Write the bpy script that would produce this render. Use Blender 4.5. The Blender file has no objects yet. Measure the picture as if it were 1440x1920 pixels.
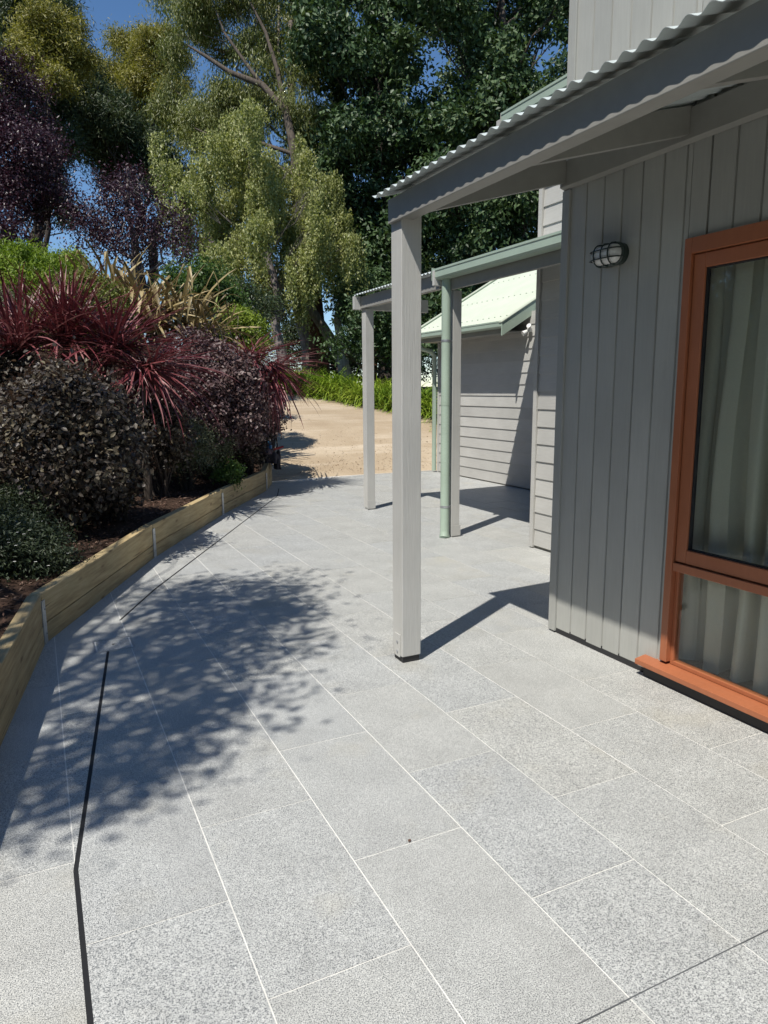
import bpy, bmesh, math, random
import numpy as np
from mathutils import Vector, Matrix

# ------------------------------------------------------------------ camera, sky, sun, exposure
SC = bpy.context.scene
COL = SC.collection
R = math.radians

PITCH, YAW, ROLL = R(9.754), R(25.795), R(-0.38)
CAM = np.array([0.0, 0.0, 1.5])
FPX = 1340.0
_fw = np.array([math.sin(YAW)*math.cos(PITCH), math.cos(YAW)*math.cos(PITCH), -math.sin(PITCH)])
_r = np.array([math.cos(YAW), -math.sin(YAW), 0.0]); _u = np.cross(_r, _fw)
RIGHT = _r*math.cos(ROLL)+_u*math.sin(ROLL); UP = -_r*math.sin(ROLL)+_u*math.cos(ROLL); FWD = _fw
cd = bpy.data.cameras.new('camera'); cam = bpy.data.objects.new('camera', cd); COL.objects.link(cam)
m = Matrix.Identity(4)
for i in range(3):
    m[i][0], m[i][1], m[i][2], m[i][3] = RIGHT[i], UP[i], -FWD[i], CAM[i]
cam.matrix_world = m
cd.sensor_fit = 'HORIZONTAL'; cd.sensor_width = 36.0; cd.lens = 36.0*FPX/1440.0
cd.clip_start = 0.05; cd.clip_end = 5000
SC.camera = cam

SUN_EL = R(58.5); SUN_H = (0.853, 0.522)          # horizontal travel of the light
W = bpy.data.worlds.new('World'); SC.world = W; W.use_nodes = True
nt = W.node_tree; nt.nodes.clear()
sky = nt.nodes.new('ShaderNodeTexSky'); sky.sky_type = 'NISHITA'; sky.sun_disc = False
sky.sun_elevation = SUN_EL; sky.sun_rotation = math.atan2(-SUN_H[0], -SUN_H[1]) % (2*math.pi)
sky.altitude = 200; sky.air_density = 0.85; sky.dust_density = 0.05; sky.ozone_density = 2.5
bg = nt.nodes.new('ShaderNodeBackground'); bg.inputs['Strength'].default_value = 0.118
wo = nt.nodes.new('ShaderNodeOutputWorld')
hs = nt.nodes.new('ShaderNodeHueSaturation'); hs.inputs['Saturation'].default_value = 1.14; hs.inputs['Value'].default_value = 1.0
nt.links.new(sky.outputs[0], hs.inputs['Color']); nt.links.new(hs.outputs[0], bg.inputs[0]); nt.links.new(bg.outputs[0], wo.inputs[0])
sl = bpy.data.lights.new('sun', 'SUN'); sl.energy = 5.0; sl.angle = R(0.53); sl.color = (1.0, 0.955, 0.88)
so = bpy.data.objects.new('sun', sl); COL.objects.link(so); so.location = (-20, -12, 40)
_d = Vector((SUN_H[0]*math.cos(SUN_EL), SUN_H[1]*math.cos(SUN_EL), -math.sin(SUN_EL)))
so.rotation_euler = _d.to_track_quat('-Z', 'Y').to_euler()
SC.view_settings.view_transform = 'Standard'; SC.view_settings.look = 'None'
SC.view_settings.exposure = 0.14; SC.view_settings.gamma = 1.0
SC.view_settings.use_curve_mapping = False
SC.cycles.max_bounces = 8; SC.cycles.transparent_max_bounces = 12

random.seed(7)
RNG = np.random.default_rng(11)


def at(px, py, depth):
    """World point seen at a pixel of the 1440x1920 photograph, at a distance along the view axis."""
    v = RIGHT*((px-720)/FPX)+UP*(-(py-960)/FPX)+FWD
    return CAM+v*depth


# ------------------------------------------------------------------ object helpers
def tag(o, label=None, cat=None, group=None, kind=None):
    if label: o['label'] = label
    if cat: o['category'] = cat
    if group: o['group'] = group
    if kind: o['kind'] = kind
    return o


def thing(name, label, cat, loc=(0, 0, 0), group=None):
    o = bpy.data.objects.new(name, None); o.empty_display_size = 0.1
    o.location = loc; COL.objects.link(o)
    return tag(o, label, cat, group)


def origin(p):
    v = Vector((0, 0, 0))
    while p is not None:
        v = v+Vector(p.location); p = p.parent
    return v


def link(name, me, parent=None, loc=(0, 0, 0), rot=(0, 0, 0), scale=(1, 1, 1)):
    o = bpy.data.objects.new(name, me); COL.objects.link(o)
    o.location = loc; o.rotation_euler = rot; o.scale = scale
    if parent is not None: o.parent = parent
    return o


class MB:
    """Collects boxes, prisms and tubes (world coordinates) into one mesh object."""
    def __init__(s): s.v = []; s.f = []; s.sm = []

    def add(s, vs, fs, smooth=False):
        n = len(s.v); s.v += [tuple(v) for v in vs]; s.f += [tuple(i+n for i in f) for f in fs]; s.sm += [smooth]*len(fs)
        return s

    def box(s, x0, x1, y0, y1, z0, z1):
        vs = [(x0, y0, z0), (x1, y0, z0), (x1, y1, z0), (x0, y1, z0), (x0, y0, z1), (x1, y0, z1), (x1, y1, z1), (x0, y1, z1)]
        return s.add(vs, [(3, 2, 1, 0), (4, 5, 6, 7), (0, 1, 5, 4), (1, 2, 6, 5), (2, 3, 7, 6), (3, 0, 4, 7)])

    def prism_y(s, prof, y0, y1, smooth=False):
        n = len(prof)
        vs = [(x, y0, z) for x, z in prof]+[(x, y1, z) for x, z in prof]
        fs = [(i, (i+1) % n, n+(i+1) % n, n+i) for i in range(n)]
        s.add(vs, fs, smooth); s.add(vs, [tuple(range(n-1, -1, -1)), tuple(range(n, 2*n))])
        return s

    def prism_x(s, prof, x0, x1):
        n = len(prof)
        vs = [(x0, y, z) for y, z in prof]+[(x1, y, z) for y, z in prof]
        fs = [(i, (i+1) % n, n+(i+1) % n, n+i) for i in range(n)]
        return s.add(vs, fs+[tuple(range(n-1, -1, -1)), tuple(range(n, 2*n))])

    def prism_z(s, poly, z0, z1):
        n = len(poly)
        vs = [(x, y, z0) for x, y in poly]+[(x, y, z1) for x, y in poly]
        fs = [(i, (i+1) % n, n+(i+1) % n, n+i) for i in range(n)]
        return s.add(vs, fs+[tuple(range(n-1, -1, -1)), tuple(range(n, 2*n))])

    def tube(s, pts, rad, seg=8, cap=True):
        pts = [Vector(p) for p in pts]; n = len(pts)
        if not isinstance(rad, (list, tuple)): rad = [rad]*n
        vs = []; prev = None
        for i, p in enumerate(pts):
            t = (pts[min(i+1, n-1)]-pts[max(i-1, 0)])
            t = t.normalized() if t.length > 1e-9 else Vector((0, 0, 1))
            if prev is None:
                a = t.orthogonal().normalized()
            else:
                a = (prev-t*prev.dot(t)); a = a.normalized() if a.length > 1e-6 else t.orthogonal().normalized()
            prev = a; b = t.cross(a)
            for k in range(seg):
                an = 2*math.pi*k/seg
                vs.append(p+(a*math.cos(an)+b*math.sin(an))*rad[i])
        fs = [(i*seg+k, i*seg+(k+1) % seg, (i+1)*seg+(k+1) % seg, (i+1)*seg+k) for i in range(n-1) for k in range(seg)]
        s.add(vs, fs, True)
        if cap: s.add(vs, [tuple(range(seg-1, -1, -1)), tuple((n-1)*seg+k for k in range(seg))])
        return s

    def mesh(s, name, mat, off=(0, 0, 0)):
        me = bpy.data.meshes.new(name)
        me.from_pydata([(v[0]-off[0], v[1]-off[1], v[2]-off[2]) for v in s.v], [], s.f)
        me.polygons.foreach_set('use_smooth', s.sm)
        me.materials.append(mat); me.update()
        return me

    def build(s, name, mat, parent=None, bevel=0, kind=None, label=None):
        o = link(name, s.mesh(name, mat, origin(parent)), parent)
        if bevel:
            md = o.modifiers.new('bevel', 'BEVEL'); md.width = bevel; md.segments = 2; md.limit_method = 'ANGLE'
        if kind: o['kind'] = kind
        if label: o['label'] = label
        return o


# ------------------------------------------------------------------ materials
class NT:
    def __init__(s, name):
        s.m = bpy.data.materials.new(name); s.m.use_nodes = True; s.t = s.m.node_tree; s.t.nodes.clear()
        s.out = s.n('ShaderNodeOutputMaterial')

    def n(s, t, **kw):
        x = s.t.nodes.new(t)
        for k, v in kw.items(): setattr(x, k, v)
        return x

    def l(s, a, b): s.t.links.new(a, b)

    def noise(s, vec, scale, detail=3, rough=0.55):
        x = s.n('ShaderNodeTexNoise'); x.inputs['Scale'].default_value = scale
        x.inputs['Detail'].default_value = detail; x.inputs['Roughness'].default_value = rough
        s.l(vec, x.inputs['Vector']); return x.outputs['Fac']

    def ramp(s, fac, stops, interp='LINEAR'):
        x = s.n('ShaderNodeValToRGB'); x.color_ramp.interpolation = interp
        e = x.color_ramp.elements
        while len(e) < len(stops): e.new(0.5)
        for el, (p, c) in zip(e, stops):
            el.position = p; el.color = (c[0], c[1], c[2], 1) if not isinstance(c, (int, float)) else (c, c, c, 1)
        s.l(fac, x.inputs[0]); return x.outputs[0]

    def mix(s, fac, a, b, mode='MIX'):
        x = s.n('ShaderNodeMix', data_type='RGBA', blend_type=mode)
        for i, val in ((0, fac), (6, a), (7, b)):
            sock = x.inputs[i]
            if hasattr(val, 'is_linked') or hasattr(val, 'links'): s.l(val, sock)
            elif isinstance(val, (int, float)): sock.default_value = val if i == 0 else (val, val, val, 1)
            else: sock.default_value = (*val, 1)
        return x.outputs[2]

    def coords(s, which='Object', scale=(1, 1, 1), jitter=True):
        tc = s.n('ShaderNodeTexCoord'); mp = s.n('ShaderNodeMapping'); s.l(tc.outputs[which], mp.inputs[0])
        mp.inputs['Scale'].default_value = scale
        if jitter:
            oi = s.n('ShaderNodeObjectInfo'); cx = s.n('ShaderNodeCombineXYZ')
            mu = s.n('ShaderNodeMath', operation='MULTIPLY'); mu.inputs[1].default_value = 37.0
            s.l(oi.outputs['Random'], mu.inputs[0])
            for k in range(3): s.l(mu.outputs[0], cx.inputs[k])
            s.l(cx.outputs[0], mp.inputs['Location'])
        return mp.outputs[0]

    def bsdf(s, col, rough=0.6, bump=None, bstr=0.2, bdist=0.005, spec=0.5, metal=0.0):
        b = s.n('ShaderNodeBsdfPrincipled')
        for sock, val in ((b.inputs['Base Color'], col), (b.inputs['Roughness'], rough)):
            if hasattr(val, 'links'): s.l(val, sock)
            elif isinstance(val, (int, float)): sock.default_value = val
            else: sock.default_value = (*val, 1)
        b.inputs['Specular IOR Level'].default_value = spec; b.inputs['Metallic'].default_value = metal
        if bump is not None:
            bp = s.n('ShaderNodeBump'); bp.inputs['Strength'].default_value = bstr; bp.inputs['Distance'].default_value = bdist
            s.l(bump, bp.inputs['Height']); s.l(bp.outputs[0], b.inputs['Normal'])
        return b

    def done(s, b):
        s.l(b.outputs[0], s.out.inputs[0]); return s.m


def plain(name, c, rough=0.55, var=0.12, scale=6.0, bump=0.1, metal=0.0, spec=0.5, stretch=(1, 1, 1)):
    t = NT(name); v = t.coords(scale=stretch)
    f = t.noise(v, scale, 5); f2 = t.noise(v, scale*14, 3)
    lo = tuple(x*(1-var) for x in c); hi = tuple(min(1, x*(1+var)) for x in c)
    col = t.ramp(f, [(0.3, lo), (0.7, hi)])
    return t.done(t.bsdf(col, rough, f2, bump, 0.003, spec, metal))


def leaf_mat(name, stops, rough=0.45, trans=0.22, tcol=None, spec=0.4):
    t = NT(name); a = t.n('ShaderNodeAttribute'); a.attribute_name = 'tint'
    n = len(stops); col = t.ramp(a.outputs['Fac'], [(i/(n-1), c) for i, c in enumerate(stops)])
    b = t.bsdf(col, rough, spec=spec)
    tr = t.n('ShaderNodeBsdfTranslucent')
    t.l(t.mix(1.0, col, tcol or (1.6, 1.7, 0.8), 'MULTIPLY'), tr.inputs[0])
    mx = t.n('ShaderNodeMixShader'); mx.inputs[0].default_value = trans
    t.l(b.outputs[0], mx.inputs[1]); t.l(tr.outputs[0], mx.inputs[2]); t.l(mx.outputs[0], t.out.inputs[0])
    return t.m


def blade_mat(name, stops, rough=0.4, spec=0.5, trans=0.15, streak=True):
    t = NT(name); oi = t.n('ShaderNodeObjectInfo'); v = t.coords(scale=(3, 60, 3))
    f = t.noise(v, 2.0, 3); mm = t.n('ShaderNodeMath', operation='MULTIPLY_ADD'); mm.inputs[1].default_value = 0.5
    sc = t.n('ShaderNodeMath', operation='MULTIPLY_ADD'); sc.inputs[1].default_value = 0.8; sc.inputs[2].default_value = -0.15
    t.l(oi.outputs['Random'], sc.inputs[0]); t.l(f, mm.inputs[0]); t.l(sc.outputs[0], mm.inputs[2])
    n = len(stops); col = t.ramp(mm.outputs[0], [(i/(n-1), c) for i, c in enumerate(stops)])
    b = t.bsdf(col, rough, spec=spec); tr = t.n('ShaderNodeBsdfTranslucent'); t.l(col, tr.inputs[0])
    mx = t.n('ShaderNodeMixShader'); mx.inputs[0].default_value = trans
    t.l(b.outputs[0], mx.inputs[1]); t.l(tr.outputs[0], mx.inputs[2]); t.l(mx.outputs[0], t.out.inputs[0])
    return t.m


def granite():
    t = NT('granite'); v = t.coords()
    f1 = t.noise(v, 280, 2.5, 0.65); f2 = t.noise(v, 620, 2, 0.5); f3 = t.noise(v, 75, 3, 0.6)
    spk = t.ramp(f1, [(0.37, (0.115, 0.122, 0.128)), (0.46, (0.37, 0.378, 0.374)), (0.57, (0.60, 0.603, 0.583))])
    spk2 = t.ramp(f2, [(0.36, 0.72), (0.5, 1.0), (0.68, 1.15)])
    c = t.mix(1.0, spk, spk2, 'MULTIPLY')
    c = t.mix(1.0, c, t.ramp(f3, [(0.3, 0.86), (0.7, 1.10)]), 'MULTIPLY')
    # each slab has its own tone, plus broad faint stains
    oi = t.n('ShaderNodeObjectInfo')
    tone = t.ramp(oi.outputs['Random'], [(0, (0.97, 0.98, 0.985)), (0.5, (1.0, 1.0, 0.985)), (1, (1.03, 1.02, 0.985))])
    c = t.mix(1.0, c, tone, 'MULTIPLY')
    st = t.noise(v, 2.3, 4)
    c = t.mix(t.ramp(st, [(0.58, 0.0), (0.78, 0.35)]), c, (0.42, 0.385, 0.29))
    gr = t.noise(v, 1.1, 6, 0.7); c = t.mix(t.ramp(gr, [(0.52, 0.0), (0.72, 0.20)]), c, (0.23, 0.225, 0.215))
    vz = t.coords(scale=(5, 1.4, 1)); sc = t.noise(vz, 3.2, 6, 0.75); c = t.mix(t.ramp(sc, [(0.66, 0.0), (0.78, 0.35)]), c, (0.60, 0.595, 0.58))
    vw = t.coords('Object', jitter=False); big = t.noise(vw, 4.0, 5)
    c = t.mix(1.0, c, t.ramp(big, [(0.3, 0.90), (0.7, 1.07)]), 'MULTIPLY')
    rg = t.ramp(f1, [(0.35, 0.42), (0.65, 0.56)])
    return t.done(t.bsdf(c, rg, f1, 0.25, 0.0015, 0.5))


def pine():
    t = NT('treated_pine'); v = t.coords(scale=(1.2, 14, 14)); v0 = t.coords()
    g = t.noise(v, 2.6, 6, 0.65)
    c = t.ramp(g, [(0.25, (0.24, 0.17, 0.085)), (0.45, (0.40, 0.305, 0.165)), (0.6, (0.50, 0.40, 0.23)), (0.8, (0.58, 0.50, 0.33))])
    b = t.noise(v0, 2.0, 4)
    c = t.mix(t.ramp(b, [(0.4, 0.0), (0.75, 0.5)]), c, (0.30, 0.275, 0.165))
    vo = t.n('ShaderNodeTexVoronoi'); vo.inputs['Scale'].default_value = 1.6
    vk = t.coords(scale=(1.6, 5, 5)); t.l(vk, vo.inputs['Vector'])
    c = t.mix(t.ramp(vo.outputs['Distance'], [(0.05, 0.75), (0.14, 0.0)]), c, (0.13, 0.075, 0.03))
    vc = t.coords(scale=(1.0, 30, 30)); ck = t.noise(vc, 1.5, 4, 0.6); c = t.mix(t.ramp(ck, [(0.30, 0.8), (0.36, 0.0)]), c, (0.09, 0.06, 0.03))
    oi = t.n('ShaderNodeObjectInfo'); c = t.mix(1.0, c, t.ramp(oi.outputs['Random'], [(0, (0.86, 0.84, 0.80)), (1, (1.12, 1.08, 1.0))]), 'MULTIPLY')
    return t.done(t.bsdf(c, 0.75, g, 0.45, 0.005))


def painted(name, c, grain=(18, 18, 1.2), rough=0.55, bump=0.35):
    t = NT(name); v = t.coords(scale=grain); v0 = t.coords()
    g = t.noise(v, 5, 5, 0.6); d = t.noise(v0, 1.7, 4)
    lo = tuple(x*0.90 for x in c); hi = tuple(x*1.06 for x in c)
    col = t.mix(1.0, t.ramp(d, [(0.3, lo), (0.7, hi)]), t.ramp(g, [(0.25, 0.93), (0.75, 1.04)]), 'MULTIPLY')
    oi = t.n('ShaderNodeObjectInfo')
    col = t.mix(1.0, col, t.ramp(oi.outputs['Random'], [(0, 0.945), (1, 1.04)]), 'MULTIPLY')
    vs = t.coords(scale=tuple(x*0.12+.25 for x in grain)); sm = t.noise(vs, 3.0, 5, 0.7)
    col = t.mix(t.ramp(sm, [(0.58, 0.0), (0.80, 0.28)]), col, tuple(x*0.72 for x in c))
    rg = t.ramp(d, [(0.3, rough-.08), (0.7, rough+.12)])
    return t.done(t.bsdf(col, rg, g, bump, 0.003))


def drive_mat():
    t = NT('compacted_gravel'); v = t.coords(jitter=False)
    f = t.noise(v, 1.1, 6, 0.6); g = t.noise(v, 45, 4, 0.7)
    vs = t.coords(scale=(0.35, 1.6, 1), jitter=False); s = t.noise(vs, 1.3, 5, 0.6)
    c = t.ramp(f, [(0.3, (0.37, 0.285, 0.19)), (0.7, (0.46, 0.37, 0.26))])
    c = t.mix(t.ramp(s, [(0.46, 0.0), (0.66, 0.75)]), c, (0.58, 0.49, 0.37)); w_ = t.noise(v, 0.45, 4); c = t.mix(t.ramp(w_, [(0.5, 0.0), (0.7, 0.35)]), c, (0.27, 0.20, 0.13))
    c = t.mix(1.0, c, t.ramp(g, [(0.25, 0.72), (0.5, 1.0), (0.8, 1.14)]), 'MULTIPLY')
    return t.done(t.bsdf(c, 0.9, g, 0.3, 0.008, 0.2))


def mulch_mat(name='mulch_soil', a=(0.022, 0.014, 0.010), b=(0.085, 0.050, 0.034)):
    t = NT(name); v = t.coords(jitter=False); f = t.noise(v, 38, 5, 0.7)
    return t.done(t.bsdf(t.ramp(f, [(0.3, a), (0.7, b)]), 0.95, f, 0.8, 0.02, 0.2))


def bark(name, a, b, scale=(9, 9, 1.3)):
    t = NT(name); v = t.coords(scale=scale, jitter=False); f = t.noise(v, 2.2, 6, 0.65)
    return t.done(t.bsdf(t.ramp(f, [(0.3, a), (0.7, b)]), 0.9, f, 0.7, 0.03, 0.2))


def glass_mat():
    t = NT('window_glass'); tr = t.n('ShaderNodeBsdfTransparent'); tr.inputs[0].default_value = (0.93, 0.955, 0.94, 1)
    gl = t.n('ShaderNodeBsdfGlossy'); gl.inputs['Roughness'].default_value = 0.015
    fr = t.n('ShaderNodeLayerWeight'); fr.inputs['Blend'].default_value = 0.5     # Schlick's law, the same from both sides
    pw = t.n('ShaderNodeMath', operation='POWER'); pw.inputs[1].default_value = 5.0; t.l(fr.outputs['Facing'], pw.inputs[0])
    mx = t.n('ShaderNodeMath', operation='MULTIPLY_ADD'); mx.inputs[1].default_value = 0.9; mx.inputs[2].default_value = 0.045
    ms = t.n('ShaderNodeMixShader'); t.l(pw.outputs[0], mx.inputs[0]); t.l(mx.outputs[0], ms.inputs[0])
    t.l(tr.outputs[0], ms.inputs[1]); t.l(gl.outputs[0], ms.inputs[2]); t.l(ms.outputs[0], t.out.inputs[0])
    return t.m


def cloth_mat(name, c, trans=0.35):
    t = NT(name); v = t.coords(scale=(1, 1, 1)); f = t.noise(v, 120, 3)
    b = t.bsdf(t.ramp(f, [(0.3, tuple(x*0.9 for x in c)), (0.7, c)]), 0.9, f, 0.15, 0.002, 0.1)
    tr = t.n('ShaderNodeBsdfTranslucent'); tr.inputs[0].default_value = (*c, 1)
    mx = t.n('ShaderNodeMixShader'); mx.inputs[0].default_value = trans
    t.l(b.outputs[0], mx.inputs[1]); t.l(tr.outputs[0], mx.inputs[2]); t.l(mx.outputs[0], t.out.inputs[0])
    return t.m


M = dict(
    granite=granite(), pine=pine(), drive=drive_mat(), mulch=mulch_mat(),
    grass=mulch_mat('rough_grass', (0.03, 0.045, 0.015), (0.10, 0.11, 0.04)),
    grout=plain('grout', (0.69, 0.68, 0.64), 0.9, 0.1, 12),
    grout_dark=plain('dark_joint', (0.09, 0.095, 0.10), 0.8),
    slot=plain('slot_dark', (0.012, 0.012, 0.013), 0.7),
    steel_edge=plain('steel_edging', (0.42, 0.43, 0.44), 0.4, 0.15, 20, metal=0.6),
    concrete=plain('concrete_edge', (0.60, 0.57, 0.51), 0.85, 0.12, 9, 0.4),
    wall=painted('wall_paint', (0.385, 0.388, 0.360)),
    wboard=painted('weatherboard_paint', (0.47, 0.465, 0.44), grain=(18, 1.2, 18)),
    post=painted('post_paint', (0.50, 0.495, 0.465), grain=(26, 26, 1.2), bump=0.6),
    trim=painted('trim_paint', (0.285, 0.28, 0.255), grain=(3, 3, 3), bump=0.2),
    sheet=plain('pale_green_sheet', (0.54, 0.585, 0.47), 0.42, 0.05, 3, 0.05),
    sheet_grey=plain('zinc_sheet', (0.50, 0.555, 0.55), 0.42, 0.08, 3, 0.05),
    gutter=plain('green_gutter', (0.345, 0.43, 0.35), 0.4, 0.06, 4, 0.05),
    galv=plain('galvanised', (0.50, 0.52, 0.53), 0.42, 0.2, 16, 0.1, metal=0.75),
    timber=painted('orange_timber', (0.38, 0.13, 0.058), grain=(10, 10, 2), rough=0.42, bump=0.15),
    black=plain('rubber_and_gap_shade', (0.02, 0.02, 0.022), 0.6),  # rubber parts, and the black standing for shadow under boards and post
    lamp_green=plain('lamp_dark_green', (0.018, 0.032, 0.028), 0.35),
    white_glass=plain('ribbed_glass', (0.62, 0.63, 0.62), 0.2, 0.05, 3, 0.05),
    glass=glass_mat(), curtain=cloth_mat('curtain_cloth', (0.80, 0.785, 0.67)),
    inside=plain('inside_paint', (0.32, 0.31, 0.28), 0.8), carpet=plain('carpet', (0.22, 0.21, 0.20), 0.95, 0.2, 60, 0.4),
    screw=plain('roof_screw', (0.46, 0.51, 0.43), 0.5), white=plain('white_plastic', (0.72, 0.72, 0.70), 0.4),
)

# ------------------------------------------------------------------ terrain
WALLPTS = [(-0.60, -4.3), (-0.50, -2.1), (-0.43, 0.13), (-0.38, 2.38), (-0.053, 4.60), (0.881, 6.64), (1.973, 8.61), (3.06, 10.40), (3.40, 11.22)]
EDGE = np.array([(-0.7, -12.0)]+WALLPTS+[(3.75, 12.2), (4.95, 15.5), (7.0, 21.0), (7.6, 24.0), (8.5, 40.0), (9.0, 900.0)])


def side(P):
    """Signed distance to the bed's edge: positive inside the garden bed."""
    P = np.asarray(P, float); best = np.full(len(P), 1e9); sg = np.zeros(len(P))
    for a, b in zip(EDGE[:-1], EDGE[1:]):
        d = b-a; L2 = d@d; t = np.clip(((P-a)@d)/L2, 0, 1); q = a+t[:, None]*d; v = P-q
        dist = np.hypot(v[:, 0], v[:, 1]); cr = d[0]*v[:, 1]-d[1]*v[:, 0]
        u = dist < best-1e-9; best[u] = dist[u]; sg[u] = np.sign(cr[u])
    return best*np.where(sg >= 0, 1, -1)


def rise(Y):
    """Level of the drive: steep at first, then easing to the crest."""
    return np.maximum(0, np.interp(Y, [11.45, 15.3, 22.5], [0.0, 0.85, 1.58]))


def height(X, Y):
    X = np.asarray(X, float); Y = np.asarray(Y, float)
    d = side(np.stack([X.ravel(), Y.ravel()], 1)).reshape(X.shape)
    drive = rise(Y)
    drive = np.where(Y > 22.5, 1.58-0.05*(Y-22.5), drive)
    bank = np.where(d > 0, 0.235*np.where(Y > 11.0, np.clip(d/0.4, 0, 1), 1.0)+0.05*np.minimum(d, 0.7)+0.52*np.clip(d-0.7, 0, 4.2), 0)
    bank = bank*np.clip(1-(Y-17)/14, 0.15, 1)
    inplace = (d <= 0.0) & (Y <= 11.45)
    z = np.where(inplace, -0.07, drive+bank)
    r = np.hypot(X-3, Y-8)
    z = np.where(r > 32, np.minimum(z, 1.2-0.08*(r-32)), z)
    return np.maximum(z, -9.0)


def hz(x, y): return float(height(np.array([x]), np.array([y]))[0])


xs = np.concatenate([[-1500, -600, -250, -120, -70, -45, -32, -24, -18, -14, -11, -9, -7.5], np.arange(-6.5, 12.01, 0.2), [13, 14.5, 17, 20, 24, 30, 38, 50, 75, 130, 300, 700, 1500]])
ys = np.concatenate([[-1500, -600, -250, -120, -70, -45, -30, -20, -15, -12, -9.5, -7, -5.5], np.arange(-4.4, 26.01, 0.2), [27, 29, 32, 36, 42, 50, 65, 90, 140, 300, 700, 1500]])
GX, GY = np.meshgrid(xs, ys); GZ = height(GX, GY)
GZ = GZ+np.where((side(np.stack([GX.ravel(), GY.ravel()], 1)).reshape(GX.shape) > 0.15), RNG.normal(0, 0.012, GZ.shape), 0)
nxx = len(xs); groups = {'garden_bed': [], 'driveway': [], 'ground': []}
cx = (GX[:-1, :-1]+GX[1:, 1:])/2; cy = (GY[:-1, :-1]+GY[1:, 1:])/2
cd_ = side(np.stack([cx.ravel(), cy.ravel()], 1)).reshape(cx.shape)
for j in range(cx.shape[0]):
    for i in range(cx.shape[1]):
        a = j*nxx+i; f = (a, a+1, a+nxx+1, a+nxx); X, Y, d = cx[j, i], cy[j, i], cd_[j, i]
        if Y < 11.3 and abs(d) < 0.3 and -12 < Y: groups['ground'].append(f)
        if Y >= 11.2 and -0.3 < d < 0.3 and Y < 30 and abs(d) > 0 and d > -0.16: groups['driveway'].append(f)
        if d > -0.16 and -12 < Y < 32 and X > -14: k = 'garden_bed'
        elif d <= 0 and 11.2 < Y < 30 and X < 9.4-0.24*(Y-12.5): k = 'driveway'
        else: k = 'ground'
        groups[k].append(f)
allv = np.stack([GX.ravel(), GY.ravel(), GZ.ravel()], 1)
for k, mt in (('garden_bed', 'mulch'), ('driveway', 'drive'), ('ground', 'grass')):
    F = np.array(groups[k]); used, inv = np.unique(F, return_inverse=True)
    vv = allv[used].copy()
    if k == 'ground':
        m_ = (side(vv[:, :2]) < 0.5) & (vv[:, 1] < 11.3) & (np.hypot(vv[:, 0]-3, vv[:, 1]-8) < 30); vv[m_, 2] = -0.07
    if k == 'driveway':
        m_ = side(vv[:, :2]) > 0; vv[m_, 2] = np.where(vv[m_, 1] > 11.45, rise(vv[m_, 1]), -0.02)
    if k == 'garden_bed':                                           # the soil stops against the back of the timber wall
        dd_ = side(vv[:, :2])
        for q_ in np.nonzero((dd_ < 0.05) & (vv[:, 1] < 30))[0]:
            best = None
            for a_, b_ in zip(EDGE[:-1], EDGE[1:]):
                e_ = b_-a_; t_ = min(1, max(0, (vv[q_, :2]-a_)@e_/(e_@e_))); c_ = a_+t_*e_; r_ = np.hypot(*(vv[q_, :2]-c_))
                if best is None or r_ < best[0]: best = (r_, c_, np.array([-e_[1], e_[0]])/np.hypot(*e_))
            vv[q_, :2] = best[1]+best[2]*0.045; vv[q_, 2] = 0.238 if vv[q_, 1] < 11.1 else float(rise(vv[q_, 1]))+0.01
    me = bpy.data.meshes.new(k); me.from_pydata(vv.tolist(), [], inv.reshape(F.shape).tolist())
    me.polygons.foreach_set('use_smooth', [True]*len(me.polygons)); me.materials.append(M[mt])
    tag(link(k, me), kind='structure')

# ------------------------------------------------------------------ patio of granite pavers, slot drain, edge
def clip(poly, p, n):
    """Part of a polygon where (x-p).n <= 0."""
    out = []
    for i in range(len(poly)):
        a, b = poly[i], poly[(i+1) % len(poly)]
        da = (a[0]-p[0])*n[0]+(a[1]-p[1])*n[1]; db = (b[0]-p[0])*n[0]+(b[1]-p[1])*n[1]
        if da <= 0: out.append(a)
        if (da < 0 < db) or (db < 0 < da):
            t = da/(da-db); out.append((a[0]+t*(b[0]-a[0]), a[1]+t*(b[1]-a[1])))
    return out if len(out) >= 3 else []


def area(p): return 0.5*sum(p[i][0]*p[(i+1) % len(p)][1]-p[(i+1) % len(p)][0]*p[i][1] for i in range(len(p)))


def subtract(polys, quad):
    res = []
    for poly in polys:
        rest = poly
        for i in range(4):
            a, b = quad[i], quad[(i+1) % 4]; n = (b[1]-a[1], -(b[0]-a[0]))      # outward for ccw
            outp = clip(rest, a, (-n[0], -n[1]))
            if outp and area(outp) > 1e-6: res.append(outp)
            rest = clip(rest, a, n)
            if not rest: break
    return res


SLOT_A = [(0.012, -3.2), (0.004, 1.60), (0.002, 2.271), (0.296, 4.441)]
SLOT_B = [(0.400, 4.865), (0.722, 5.54), (1.620, 7.19), (3.037, 9.795), (3.30, 10.55)]
SLOTQ = []
for pl in (SLOT_A, SLOT_B):
    for a, b in zip(pl[:-1], pl[1:]):
        v = Vector((b[0]-a[0], b[1]-a[1])).normalized(); n = Vector((v.y, -v.x))*0.0075; e = v*0.004
        SLOTQ.append([(a[0]-e.x+n.x, a[1]-e.y+n.y), (b[0]+e.x+n.x, b[1]+e.y+n.y), (b[0]+e.x-n.x, b[1]+e.y-n.y), (a[0]-e.x-n.x, a[1]-e.y-n.y)])
COVERQ = [(0.205, 4.29), (0.425, 4.29), (0.425, 4.51), (0.205, 4.51)]


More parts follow.
